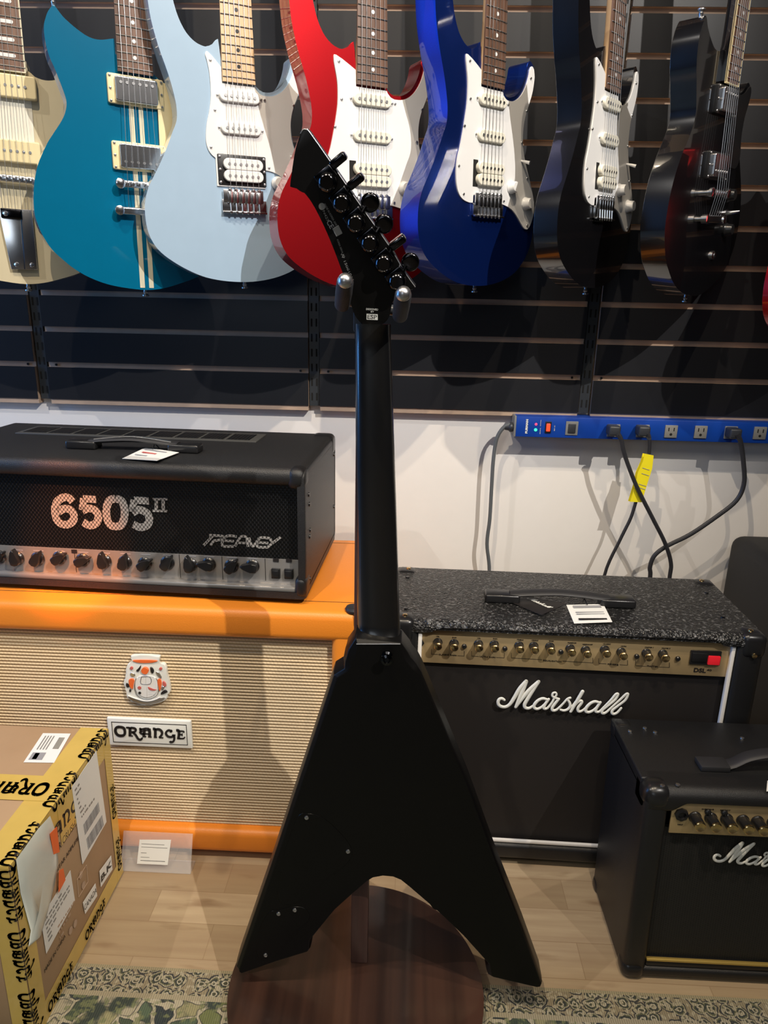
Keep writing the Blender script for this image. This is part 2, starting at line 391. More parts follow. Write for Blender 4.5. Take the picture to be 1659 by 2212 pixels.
FACE = RX(90)           # text facing -Y (towards the viewer), upright
def join(bm, other):
    me = bpy.data.meshes.new('j'); other.to_mesh(me); other.free(); bm.from_mesh(me); bpy.data.meshes.remove(me); return bm
class Frame:
    """a local frame with X right, Y depth, Z up, placed in the room"""
    def __init__(s, x, y, z, yaw=0, lean=0, roll=0):
        c, sn = math.cos(yaw), math.sin(yaw)
        u = Vector((c, sn, 0)); n = Vector((sn, -c, 0)); v = Vector((0, 0, 1))
        cl, sl = math.cos(lean), math.sin(lean); v, n = cl*v+sl*n, cl*n-sl*v
        cr, sr = math.cos(roll), math.sin(roll); u, v = cr*u+sr*v, cr*v-sr*u
        s.o = Vector((x, y, z)); s.u, s.v, s.n = u, v, n
        s.m = Matrix(((u.x, -n.x, v.x, x), (u.y, -n.y, v.y, y), (u.z, -n.z, v.z, z), (0, 0, 0, 1)))
    def p(s, px, py, depth=0):
        """local (x, z) of the point seen at a photograph position on the plane y=depth"""
        o = s.o-s.n*depth; d = ray(px, py); t = (o-CAM).dot(s.n)/d.dot(s.n); q = CAM+d*t-o
        return Vector((q.dot(s.u), q.dot(s.v)))
    def top(s, px, py, h):
        """local (x, y) on the horizontal plane z=h"""
        o = s.o+s.v*h; d = ray(px, py); t = (o-CAM).dot(s.v)/d.dot(s.v); q = CAM+d*t-o
        return Vector((q.dot(s.u), -q.dot(s.n)))
    def side(s, px, py, x):
        o = s.o+s.u*x; d = ray(px, py); t = (o-CAM).dot(s.u)/d.dot(s.u); q = CAM+d*t-o
        return Vector((-q.dot(s.n), q.dot(s.v)))
def ribbon(bm, strokes, y0, th, n=5):
    """flat lettering: each stroke is a list of (x, z, width)"""
    for st in strokes:
        P = catmull([Vector(p) for p in st], n, closed=False) if len(st) > 2 else [Vector(p) for p in st]
        L, Rr = [], []
        for i, p in enumerate(P):
            a, b = P[max(i-1, 0)], P[min(i+1, len(P)-1)]; d = Vector((b.x-a.x, b.y-a.y))
            d = d.normalized() if d.length > 1e-9 else Vector((1, 0)); q = Vector((-d.y, d.x))*(p.z/2)
            L.append((p.x+q.x, p.y+q.y)); Rr.append((p.x-q.x, p.y-q.y))
        for i in range(len(P)-1):
            F = [L[i], L[i+1], Rr[i+1], Rr[i]]
            A = [bm.verts.new((x, y0, z)) for x, z in F]; B = [bm.verts.new((x, y0+th, z)) for x, z in F]
            bm.faces.new(A); bm.faces.new(B[::-1])
            for k in range(4): bm.faces.new((A[k], B[k], B[(k+1) % 4], A[(k+1) % 4]))
    return bm
# ================================================================ the room
def struct(name, bm, mat, **k): return tag(obj(name, bm, mat, **k), kind='structure')
WY = 1.590
struct('floor', bx(-3, 3, -3, WY+.1, -.05, 0), 'floor')
struct('wall_back', bx(-3, 3, WY, WY+.1, 0, 2.9), 'wall')
struct('wall_left', bx(-3.1, -3, -3, WY+.1, 0, 2.9), 'darkwall')
struct('wall_right', bx(3, 3.1, -3, WY+.1, 0, 2.9), 'darkwall')
struct('wall_front', bx(-3, 3, -3.1, -3, 0, 2.9), 'darkwall')
struct('ceiling', bx(-3.1, 3.1, -3.1, WY+.1, 2.9, 3.0), 'ceil')

# slatted display panels between slotted uprights
SY = 1.567
def xw(px, py): return aty(px, py, SY).x
e0 = xw(72, 740)-.004; e1 = xw(95, 740); e2 = xw(665, 740); e3 = xw(690, 740); e4 = xw(1263, 740); e5 = xw(1291, 740)
pan = [(e0-.60, e0, 'black slatted wall panel at the far left edge, behind the cream guitar'),
       (e1, e2, 'black slatted wall panel behind the teal and ice blue guitars'),
       (e3, e4, 'black slatted wall panel behind the red and dark blue guitars'),
       (e5, e5+.585, 'black slatted wall panel at the right, behind the two black guitars')]
G0, GP = 1.0045, .0762
for x0, x1, lab in pan:
    t = thing('slatwall_panel', lab, 'wall panel', T((x0+x1)/2, SY, .765), 'slatted wall panels')
    hw = (x1-x0)/2
    bm = bmesh.new(); bw = bmesh.new()
    zs = [G0+GP*k for k in range(-3, 20)]
    zs = [z for z in zs if z > .80]
    z0 = .776
    for z in zs+[None]:
        z1 = (z-.0056) if z else 2.45
        if z1-z0 > .01:
            box(bm, -hw, hw, 0, .0009, z0-.765, z1-.765); box(bw, -hw, hw, .0009, .0098, z0-.765+.0001, z1-.765-.0001)
        z0 = (z+.0056) if z else 0
    box(bw, -hw+.0005, hw-.0005, .0098, .0225, .0, 2.45-.765)
    box(bw, -hw+.0005, hw-.0005, .003, .010, .0, .0105)
    part('face_board', bm, 'slat', t); part('groove_backing', bw, 'mdf', t)
    for sx in (-1, 1):
        part('screw', cyl(bmesh.new(), (sx*(hw-.018), .0070, G0-2*GP-.765-.001), (0, 1, 0), .0026, .002, 10), 'black_plastic', t)
for xc, lab in ((( e0+e1)/2, 'black slotted upright at the left, below the cream guitar'), ((e2+e3)/2, 'black slotted upright below the red guitar, left of the hanging neck'), ((e4+e5)/2, 'black slotted upright below the black guitar with white pickguard')):
    t = thing('slotted_upright', lab, 'upright', T(xc, SY+.008, .775), 'slotted uprights')
    part('channel', bx(-.0105, .0105, 0, .014, .0, 1.675), 'steel_black', t)
    b = bmesh.new(); z = .012
    while z < .95:
        for sx in (-1, 1): box(b, sx*.0052-.0017, sx*.0052+.0017, -.0006, .001, z, z+.0165)
        z += .0318
    part('slot', b, 'void', t)

# ================================================================ hanging guitars
PAC = [(-.128,.327),(-.1375,.317),(-.142,.298),(-.1409,.2763),(-.1379,.2487),(-.1297,.2139),(-.1173,.1758),(-.1100,.1450),(-.1078,.1260),(-.1095,.1080),(-.1177,.0905),(-.1300,.0640),(-.1443,.0374),(-.1562,.0175),(-.1654,.001),(-.1720,-.0190),(-.1742,-.0400),(-.1725,-.0640),(-.1654,-.0845),(-.1529,-.1012),(-.1328,-.1163),(-.1086,-.1299),(-.0835,-.1403),(-.0576,-.1464),(-.0291,-.1495),(0.0002,-.1500),(.0302,-.147),(.0608,-.140),(.090,-.128),(.113,-.110),(.130,-.088),(.139,-.063),(.142,-.037),(.140,-.012),(.134,.010),(.124,.031),(.112,.053),(.102,.073),(.0955,.092),(.0935,.110),(.0945,.128),(.099,.145),(.107,.163),(.114,.180),(.118,.197),(.1185,.213),(.113,.225),(.105,.2305),(.0975,.226),(.095,.215),(.091,.202),(.084,.188),(.074,.176),(.060,.168),(.047,.166),(.036,.168),(.0285,.176),(.0285,.205),(-.0285,.205),(-.031,.237),(-.036,.2345),(-.0444,.2255),(-.0531,.2232),(-.0648,.2256),(-.0745,.231),(-.0839,.240),(-.0913,.2521),(-.0968,.2656),(-.1012,.282),(-.106,.300),(-.114,.319)]
PACS = {56, 57, 58, 59}
REV = [(-.1165,.2505),(-.1252,.2396),(-.1298,.2299),(-.1333,.2193),(-.1341,.2056),(-.1327,.19),(-.1293,.1756),(-.1239,.1624),(-.1187,.1468),(-.1139,.132),(-.1107,.1192),(-.1115,.1083),(-.1166,.0943),(-.1259,.0798),(-.1375,.0638),(-.1464,.0506),(-.1604,.0244),(-.1673,.0063),(-.172,-.0118),(-.1752,-.0324),(-.1765,-.0557),(-.1733,-.0737),(-.1664,-.0932),(-.1553,-.1127),(-.1384,-.1297),(-.1209,-.1442),(-.0974,-.1575),(-.0673,-.1681),(-.0331,-.1738),(0,-.176),(.03,-.172),(.059,-.1632),(.0948,-.1495),(.125,-.130),(.147,-.105),(.158,-.078),(.161,-.05),(.158,-.022),(.150,.003),(.138,.026),(.125,.047),(.113,.066),(.103,.085),(.0985,.104),(.100,.122),(.107,.140),(.114,.158),(.116,.172),(.112,.184),(.103,.187),(.094,.181),(.083,.172),(.068,.166),(.052,.165),(.036,.170),(.0285,.178),(.0285,.190),(-.0285,.190),(-.0285,.218),(-.0359,.2162),(-.0477,.2131),(-.0593,.2124),(-.0705,.2147),(-.0813,.2199),(-.093,.2271),(-.105,.2364)]
REVS = {0, 55, 56, 57, 58}
PG_FULL = [(-.0636,.2135),(-.0681,.208),(-.0664,.1964),(-.0631,.1805),(-.0618,.1657),(-.0625,.1428),(-.0666,.1193),(-.0719,.0954),(-.0770,.0760),(-.0825,.060),(-.0849,.045),(-.0849,.030),(-.0829,.0160),(-.0772,.003),(-.066,-.0054),(-.051,-.0094),(-.040,-.0094),(-.040,.0035),(.034,.0035),(.034,-.0074),(.0461,-.009),(.0678,-.015),(.0841,-.0251),(.0977,-.0372),(.1094,-.0469),(.1183,-.0490),(.1254,-.0455),(.134,-.030),(.138,-.012),(.132,.010),(.122,.031),(.110,.053),(.100,.073),(.0935,.092),(.0915,.110),(.0925,.128),(.097,.145),(.105,.163),(.112,.180),(.1155,.197),(.1160,.211),(.1115,.2205),(.1065,.222),(.1025,.217),(.100,.206),(.095,.193),(.087,.180),(.076,.169),(.061,.1615),(.047,.160),(.036,.162),(.0290,.170),(.0290,.1715),(-.0290,.1715),(-.0290,.196)]
PG_FULLS = {16, 17, 18, 19, 51, 52, 53, 54}
PG_HSS = [(-.0500,.2160),(-.0548,.2113),(-.0526,.204),(-.0495,.1862),(-.0488,.1634),(-.0500,.1450),(-.0545,.1241),(-.0592,.108),(-.062,.0890),(-.0617,.0770),(-.0585,.0670),(-.0530,.0600),(-.0472,.0560),(-.0472,.0110),(.0405,.0110),(.0405,.0420),(.0537,.0402),(.0671,.0351),(.0790,.0250),(.0880,.0100),(.098,-.005),(.110,-.013),(.122,-.012),(.130,-.002),(.130,.012),(.122,.031),(.110,.053),(.100,.073),(.0935,.092),(.0915,.110),(.0925,.128),(.097,.145),(.105,.163),(.112,.180),(.1155,.197),(.1160,.211),(.1115,.2205),(.1065,.222),(.1025,.217),(.100,.206),(.095,.193),(.087,.180),(.076,.169),(.061,.1615),(.047,.160),(.036,.162),(.0290,.170),(.0290,.1715),(-.0290,.1715),(-.0290,.196)]
PG_HSSS = {12, 13, 14, 15, 46, 47, 48, 49}
TH = .044
def stadium(w, h, n=8):
    r = h/2; out = []
    for k in range(n+1): a = -math.pi/2+math.pi*k/n; out.append(((w/2-r)+r*math.cos(a), r*math.sin(a)))
    for k in range(n+1): a = math.pi/2+math.pi*k/n; out.append((-(w/2-r)+r*math.cos(a), r*math.sin(a)))
    return out
def rrect(x0, x1, z0, z1, r=.003, n=4):
    out = []
    for cx, cz, a0 in ((x1-r, z0+r, -90), (x1-r, z1-r, 0), (x0+r, z1-r, 90), (x0+r, z0+r, 180)):
        for k in range(n+1): a = R(a0+90*k/n); out.append((cx+r*math.cos(a), cz+r*math.sin(a)))
    return out
def shift(o, dx, dz): return [(x+dx, z+dz) for x, z in o]
def poles(par, z, y, n=6, sp=.0102, r=.0024, mat='chrome_dull', name='pole_piece'):
    b = bmesh.new()
    for k in range(n): cyl(b, ((k-(n-1)/2)*sp, y+.001, z), (0, -1, 0), r, .0022, 12)
    return part(name, b, mat, par)
def screwset(par, pts, y, r=.0026, mat='chrome_dull'):
    for x, z in pts:
        b = lathe(bmesh.new(), [(r, 0), (r, .0006), (r*.75, .0016), (0, .002)], (x, y, z), (0, -1, 0), 10); part('screw', b, mat, par)
def single_coil(g, z, mat):
    p = part('pickup', prism(stadium(.0715, .0185), -.0085, .001, .0022, 0), mat, g); p.location = (0, 0, z); weighted(p)
    poles(p, 0, -.0085)
    part('mounting_plate', prism(stadium(.083, .0105), -.0028, .001, .0006), 'white_plastic', p); screwset(p, [(-.0385, 0), (.0385, 0)], -.0028, .0022)
def humbucker_white(g, zc, ring):
    if ring:
        r = part('pickup_ring', prism(rrect(-.0447, .0420, -.0245, .0250, .002), -.0045, 0, .001), 'black_plastic', g); r.location = (0, 0, zc)
        screwset(r, [(-.041, .0205), (-.041, 0), (-.041, -.0205), (.0385, .0205), (.0385, 0), (.0385, -.0205)], -.0045)
    else:
        r = part('pickup_cavity', bx(-.0425, -.0300, -.0026, -.0012, -.0215, .0215), 'void', g); r.location = (0, 0, zc)
    for s in (1, -1):
        p = part('pickup_coil', prism(stadium(.0715, .0188), -.0105, .0, .0018), 'white_plastic' if ring else 'ivory', g); p.location = (0, 0, zc+s*.0094); weighted(p)
        poles(p, 0, -.0105)
def covered_humbucker(g, z, mat_ring='cream_plastic'):
    r = part('pickup_ring', prism(rrect(-.0455, .0455, -.0222, .0222, .003), -.0065, 0, .0015), mat_ring, g); r.location = (0, 0, z)
    screwset(r, [(x, y) for x in (-.0415, .0415) for y in (.0185, 0, -.0185)], -.0065, .0022)
    c = part('pickup_cover', prism(rrect(-.0345, .0345, -.0188, .0188, .004), -.0135, 0, .002), 'chrome', g); c.location = (0, 0, z); weighted(c)
    poles(c, .0095 if z > .1 else -.0095, -.0135)
def knob(g, x, z, mat, r=.0115, h=.016, y=0):
    b = lathe(bmesh.new(), [(r, 0), (r*1.02, .004), (r*.86, .0065), (r*.80, h-.0015), (r*.72, h), (0, h)], (0, 0, 0), (0, -1, 0), 24)
    p = part('knob', b, mat, g); p.location = (x, y, z); return p
def fretdist(s, n): return s*2**(-n/12)
def neck_and_strings(g, scale, end, board, fb_h, binding=None, dots='dot', string_h=.009, tail=None, body_top=0, inlay='white_plastic', neckmat=None, heel=.205):
    nut = scale; we, wn = .0285, .021
    def hw(z): return wn+(we-wn)*(nut-z)/(nut-end)
    neckmat = neckmat or 'maple'
    # neck with D-shaped back
    bm = bmesh.new(); rings = []; ztop = nut
    stat = [(end+.002, .018, 1.0), (heel-.002, .018, 1.0), (heel+.012, .0175, 1.0), (heel+.035, .014, .96), (heel+.062, .0135, .92), (ztop, .012, .88)]
    for z, dpt, k in stat:
        w_ = hw(z)-.0003; ring = [(-w_, -fb_h+.004), (w_, -fb_h+.004)]
        for j in range(9):
            a = math.pi*j/8; sq = .55 if z < heel+.02 else 1.0
            cx = math.copysign(abs(math.cos(a))**sq, math.cos(a)); sx = math.sin(a)**sq if math.sin(a) > 0 else 0
            ring.append((w_*cx*k+ (1-k)*0, .000+dpt*sx))
        rings.append([bm.verts.new((x, y, z)) for x, y in ring])
    for A, B in zip(rings, rings[1:]):
        for i in range(len(A)): bm.faces.new((A[i], A[(i+1) % len(A)], B[(i+1) % len(B)], B[i]))
    bm.faces.new(rings[0]); bm.faces.new(rings[-1])
    part('neck', bm, neckmat, g, smooth=50)
    # fingerboard
    bm = bmesh.new(); W0, W1 = hw(end), hw(nut)
    rings = []
    for z, w_ in ((end, W0), (nut, W1)):
        rings.append([bm.verts.new((x*w_, y, z)) for x, y in ((-1, -fb_h+.004), (-1, -fb_h+.0012), (-.5, -fb_h), (0, -fb_h-.0004), (.5, -fb_h), (1, -fb_h+.0012), (1, -fb_h+.004))])
    A, B = rings
    for i in range(7): bm.faces.new((A[i], A[(i+1) % 7], B[(i+1) % 7], B[i]))
    bm.faces.new(A); bm.faces.new(B)
    fb = part('fingerboard', bm, board, g, smooth=20)
    if binding:
        b2 = bmesh.new()
        for s in (-1, 1):
            quad(b2, [(s*W0, -fb_h+.0045, end), (s*W1, -fb_h+.0045, nut), (s*W1, -fb_h+.0006, nut), (s*W0, -fb_h+.0006, end)], .0022, (-s, 0, 0))
        box(b2, -W0, W0, -fb_h+.0003, -fb_h+.0045, end-.0018, end)
        part('binding', b2, binding, g)
    for n in range(1, 23):
        z = fretdist(scale, n)
        if z < end: continue
        w_ = hw(z)-.0004
        b = tube(bmesh.new(), [(-w_, -fb_h+.0008, z), (-w_*.5, -fb_h-.0001, z), (0, -fb_h-.0005, z), (w_*.5, -fb_h-.0001, z), (w_, -fb_h+.0008, z)], .0010, 6, 1)
        part('fret', b, 'chrome_dull', fb)
    for n in (3, 5, 7, 9, 12, 15, 17, 19, 21):
        z = (fretdist(scale, n)+fretdist(scale, n-1))/2
        if dots == 'dot':
            b = cyl(bmesh.new(), (0, -fb_h-.0002, z), (0, -1, 0), .0030, .0006, 16)
        else:
            b = prism(stadium(.030, .0055), -fb_h-.0006, -fb_h+.001); bmesh.ops.translate(b, verts=b.verts, vec=(0, 0, z))
        part('inlay', b, inlay, fb)
    # headstock (six in line), above the photograph's top edge
    hs = [(-.021, nut), (-.024, nut+.02), (-.034, nut+.05), (-.038, nut+.12), (-.026, nut+.165), (-.004, nut+.18), (.012, nut+.165), (.020, nut+.12), (.024, nut+.05), (.021, nut)]
    h = part('headstock', prism(catmull(hs, 3, sharp={0, 9}), .000, .013, .0015), neckmat, g); 
    zb = tail if tail is not None else -.004
    for k in range(6):
        f = (k-2.5)/2.5
        path = [(f*.026, -string_h, .0), (f*.0215, -fb_h-.0024, end), (f*.0175, -fb_h-.0012, nut), (-.012+.005*k, -.004, nut+.02+.02*k)]
        if tail is not None: path = [(f*.0255, -string_h*tail[1], tail[0])]+path
        part('string', tube(bmesh.new(), path, .00055-.00005*k, 5, 1), 'chrome_dull', g)
def tremolo(g):
    p = part('bridge', bx(-.041, .040, -.0055, 0, -.030, -.010, .0008), 'chrome', g)
    part('baseplate', bx(-.0385, .0345, -.0075, -.0045, -.014, .0065, .0008), 'chrome', p)
    for k in range(6):
        x = (k-2.5)*.0105
        s = part('saddle', bx(x-.0045, x+.0045, -.0105, -.005, -.016, .0035, .0018), 'chrome', p)
        lathe_b = lathe(bmesh.new(), [(.0032, 0), (.0036, .0015), (.0028, .003), (0, .0035)], (x, -.0075, .0055), (0, -1, 0), 12); part('mounting_screw', lathe_b, 'chrome', p)
        part('intonation_screw', tube(bmesh.new(), [(x, -.008, -.016), (x, -.0085, -.029)], .0016, 8, 1), 'chrome', p)
        part('string_ball', lathe(bmesh.new(), [(0, -.003), (.0026, -.0015), (.0028, .0005), (.0018, .003), (0, .0035)], (x, -.0085, -.031), (0, 0, -1), 10), 'chrome', p)
    part('back_wall', bx(-.041, .040, -.0095, -.0045, -.0325, -.0295, .0006), 'chrome', p)
def strap_button(g, x, z, axis, y=.022):
    part('strap_button', lathe(bmesh.new(), [(.0032, 0), (.0030, .003), (.0042, .006), (.0030, .0085), (.0062, .0105), (.0062, .0125), (.003, .0135), (0, .0135)], (x, y, z), axis, 18), 'chrome_dull', g)
def pacifica(fr, body, board, label, full=True, neck=True):
    g = thing('electric_guitar', label, 'electric guitar', fr.m, 'electric guitars hanging on the slatted wall')
    b = part('body', prism(catmull(PAC, 3, sharp=PACS), 0, TH, .0055, .0055), body, g, smooth=30); weighted(b)
    pg = PG_FULL if full else PG_HSS
    p = part('pickguard', prism(catmull(pg, 3, sharp=PG_FULLS if full else PG_HSSS), -.0024, .0002, .0007, 0, 1), 'white_plastic', g, smooth=40)
    scr = [(-.0595,.2045),(-.0555,.150),(-.0680,.108),(-.0795,.046),(-.0655,.003),(.0445,-.003),(.118,-.042),(.0445,.1535),(.105,.203),(.098,.150),(.0885,.098),(.110,.040)] if full else [(-.0470,.204),(-.044,.130),(-.0545,.072),(.0485,.046),(.0445,.1535),(.098,.150),(.110,.040),(.105,.203)]
    screwset(p, scr, -.0024, .0024)
    zn, zm = .1534, (.0984 if full else .1041)
    single_coil(g, zn, 'ivory' if full else 'white_plastic'); single_coil(g, zm, 'ivory' if full else 'white_plastic')
    humbucker_white(g, .0380, not full); tremolo(g)
    knob(g, .0640, .0215, 'white_plastic'); knob(g, .1100, -.0040, 'white_plastic')
    sw = part('selector_switch', tube(bmesh.new(), [(.0905, -.002, .068), (.092, -.010, .066), (.0945, -.019, .063)], lambda t: .0016+.0018*t, 10, 2), 'white_plastic', g)
    neck_and_strings(g, .648, .1745, board, .0075, inlay='white_plastic' if board == 'rosewood' else 'black_plastic', string_h=.0115)
    strap_button(g, .0, -.1495, (0, 0, -1)); strap_button(g, -.130, .326, (-.35, 0, 1))
    return g
FR = {'lb': Frame(-.3116, 1.3745, 1.1808, R(28.13), R(1.99), R(1.43)), 'red': Frame(-.0799, 1.3485, 1.1725, R(29.29), R(.42), R(1.31)),
      'blue': Frame(.1262, 1.3886, 1.1832, R(44.43), R(.79), R(2.71)), 'blk': Frame(.3368, 1.4058, 1.1842, R(52.75), R(-.65), R(3.12)),
      'teal': Frame(-.486, 1.3437, 1.1882, R(30.5), R(3.86), R(.14)), 'cream': Frame(-.7093, 1.3473, 1.1943, R(20.0), R(.18), R(-1.86)),
      'rev': Frame(.529, 1.4073, 1.1995, R(48.4), R(1.4), R(4.2)), 'red2': Frame(.779, 1.42, 1.092, R(40), 0, R(2))}
pacifica(FR['lb'], 'sonic', 'maple', 'ice blue electric guitar with maple fingerboard, hanging between the teal and red ones', full=False)
pacifica(FR['red'], 'red', 'rosewood', 'metallic red electric guitar with white pickguard, hanging behind the black headstock')
pacifica(FR['blue'], 'blue', 'rosewood', 'metallic dark blue electric guitar with white pickguard and two white knobs, hanging on the wall')
pacifica(FR['blk'], 'gloss_black', 'rosewood', 'gloss black electric guitar with a white pickguard, hanging right of the blue one')
pacifica(FR['red2'], 'red', 'rosewood', 'bright red guitar body just peeking in at the right edge of the photo')

def retro(fr, body, label, kind):
    g = thing('electric_guitar', label, 'electric guitar', fr.m, 'electric guitars hanging on the slatted wall')
    b = part('body', prism(catmull(REV, 3, sharp=REVS), 0, TH, .005, .005), body, g, smooth=30); weighted(b)
    col = {'teal': 'stripe', 'cream': 'creamy', 'black': 'gloss_black'}[kind]
    if kind == 'teal':
        for x0, x1, xb0, xb1 in ((-.0130, -.0048, -.0130, -.0045), (.0030, .0106, .0030, .0112)):
            part('racing_stripe', quad(bmesh.new(), [(x0, -.0003, .17), (x1, -.0003, .17), (xb1, -.0003, -.1722), (xb0, -.0003, -.1722)], .0002, (0, -1, 0)), 'stripe', g)
    pgo = [(.0345, .164), (.036, .1685), (.052, .162), (.068, .163), (.083, .168), (.094, .176), (.102, .180), (.108, .176), (.1095, .166), (.104, .150), (.096, .132), (.0930, .112), (.094, .092), (.100, .072), (.098, .055), (.085, .045), (.060, .046), (.0345, .047)]
    pc = 'black_plastic' if kind == 'black' else 'ivory'
    if kind != 'cream': part('pickguard', prism(catmull(pgo, 3, sharp={0, 17}), -.005, -.0025, .0006, 0, 1), pc if kind == 'black' else 'cream_plastic', g, smooth=40)
    else:
        part('pickguard', prism(catmull([(-.034, .166), (.0325, .166), (.0325, .056), (-.034, .056)], 2, sharp={0, 1, 2, 3}), -.0012, 0, .0004, 0, 1), 'ivory', g)
    if kind == 'cream':
        for z in (.1470, .0450):
            p = part('pickup', prism(rrect(-.0425, .0425, -.0180, .0180, .004), -.0125, 0, .0025), 'cream_plastic', g); p.location = (0, 0, z); weighted(p)
            poles(p, 0, -.0125); 
            screwset(p, [(-.0155, 0), (.0155, 0)], -.0125, .002)
    else:
        covered_humbucker(g, .1450, 'cream_plastic' if kind == 'teal' else 'black_plastic'); covered_humbucker(g, .0445, 'cream_plastic' if kind == 'teal' else 'black_plastic')
    # tune-o-matic style bridge
    br = part('bridge', prism(stadium(.088, .011), -.0165, -.0085, .0015), 'chrome', g)
    for s in (-1, 1): part('bridge_post', lathe(bmesh.new(), [(.0050, 0), (.0050, .012), (.0082, .0125), (.0082, .0180), (.006, .0195), (0, .0195)], (s*.0375, 0, 0), (0, -1, 0), 18), 'chrome', br)
    for k in range(6): part('saddle', bx((k-2.5)*.0102-.0036, (k-2.5)*.0102+.0036, -.0185, -.0150, -.0035, .0035, .001), 'chrome', br)
    if kind == 'cream':
        tp = [fr.p(px, py, -.006) for px, py in ((11.3, 467.5), (74, 466), (95.5, 607), (40, 607))]
        pts = [(-.034, -.050), (.020, -.048), (.0215, -.150), (-.0215, -.152)]
        t = part('tailpiece', prism(catmull([tuple(p) for p in pts], 2, sharp={0, 1, 2, 3}), -.0085, -.0065, .0008), 'chrome', g)
        part('hinge_block', bx(-.030, .004, -.0135, -.008, -.066, -.049, .002), 'black_chrome', t)
        part('fold', tube(bmesh.new(), [(.0015, -.0088, -.05), (.0005, -.0088, -.150)], .0012, 8, 1), 'chrome', t)
        screwset(t, [(-.012, -.143), (.013, -.142)], -.0085, .0042, 'chrome'); screwset(t, [(-.022, -.058)], -.0135, .0045, 'chrome')
        tail = (-.050, .9)
    else:
        t = part('tailpiece', prism(stadium(.098, .0125), -.0145, -.0065, .003), 'chrome', g); t.location = (0, 0, -.043); weighted(t)
        for s in (-1, 1): part('stud', lathe(bmesh.new(), [(.0045, 0), (.0045, .006), (.0078, .0065), (.0078, .0165), (.005, .0175), (0, .0175)], (s*.0415, 0, 0), (0, -1, 0), 18), 'chrome', t)
        tail = (-.040, .6)
    if kind == 'black':
        knob(g, .075, .0, 'black_plastic', .012); knob(g, .088, -.060, 'black_plastic', .012)
        part('toggle_switch', tube(bmesh.new(), [(.088, 0, -.030), (.088, -.008, -.030), (.094, -.021, -.028)], lambda t: .006-.004*t, 10, 2), 'chrome', g)
        part('output_jack', lathe(bmesh.new(), [(.008, 0), (.008, .003), (.0045, .0045), (.0045, .006), (0, .005)], (.045, 0, -.105), (0, -1, 0), 16), 'chrome', g)
    elif kind == 'teal':
        knob(g, .100, -.02, 'chrome_dull', .011); knob(g, .095, -.07, 'chrome_dull', .011)
    neck_and_strings(g, .6286, .1705, 'rosewood', .012, binding='cream_plastic' if kind == 'black' else ('stripe' if kind == 'cream' else None),
                     dots='bar' if kind == 'cream' else 'dot', string_h=.0195, tail=tail, neckmat=body, heel=.19)
    strap_button(g, .0, -.1755, (0, 0, -1)); strap_button(g, -.1155, .2490, (.05, 0, 1), .010)
    return g
retro(FR['teal'], 'teal', 'teal electric guitar with two cream racing stripes and chrome pickups', 'teal')
retro(FR['cream'], 'creamy', 'cream electric guitar with cream soapbar pickups and polished tailpiece, at the left edge', 'cream')
retro(FR['rev'], 'gloss_black', 'gloss black electric guitar with cream neck binding, hanging almost edge-on at the right', 'black')

# ================================================================ lettering shared by several things
def px_strokes(strokes, s, ox, oy, fr, depth):
    out = []
    for st in strokes:
        out.append([(*fr.p(ox+a/s, oy+b/s, depth), wd) for a, b, wd in st])
    return out
def W(pts, w): return [(a, b, w) for a, b in pts]
SCRIPT = [  # the script wordmark, traced as pen strokes (x, y down, width)
 [(240,343,30),(215,328,34),(188,335,36),(174,362,38),(182,395,38),(215,415,38),(258,414,38),(300,385,40),(345,318,44),(400,225,46),(468,148,46)],
 [(468,148,46),(440,225,46),(400,320,44),(358,420,32)], [(358,420,32),(420,335,44),(500,240,46),(600,150,40)],
 [(600,150,40),(548,228,42),(482,335,44),(452,392,42),(462,424,38),(500,430,34),(548,400,26)],
 [(695,342,30),(645,328,34),(595,348,36),(558,388,38),(552,420,36),(582,438,34),(628,420,30),(680,372,30),(706,335,28)],
 [(706,335,30),(664,395,34),(656,432,34),(690,430,30),(735,378,26),(762,330,24),(788,290,24),(778,266,24),(752,272,26),(744,298,26),(766,318,26),(812,334,28)],
 [(812,334,30),(772,382,34),(742,428,34),(752,454,34),(792,444,30),(850,390,26),(900,335,26),(932,322,30)],
 [(905,340,28),(928,375,30),(930,412,32),(905,442,32),(865,455,30),(832,446,26)], [(905,442,24),(950,410,22),(990,360,24)],
 [(1062,255,42),(1030,310,42),(985,385,38),(938,465,32)],
 [(965,420,26),(1010,368,30),(1048,352,32),(1052,374,32),(1014,428,34),(1022,464,32),(1062,454,28),(1112,410,24)],
 [(1240,372,30),(1192,360,34),(1142,382,36),(1100,428,38),(1098,462,36),(1130,472,34),(1178,450,30),(1228,402,28),(1250,368,28)],
 [(1250,368,30),(1208,430,34),(1202,464,34),(1238,466,30),(1285,420,26),(1360,345,28),(1412,284,30),(1436,284,28),(1404,340,30),(1330,402,30),(1270,452,32),(1274,484,34),(1312,472,30),(1368,420,26),(1452,345,28),(1518,284,30),(1540,284,28),(1510,345,30),(1436,404,30),(1374,455,32),(1382,490,34),(1424,478,30),(1468,430,28)]]
OR_W = 7.54
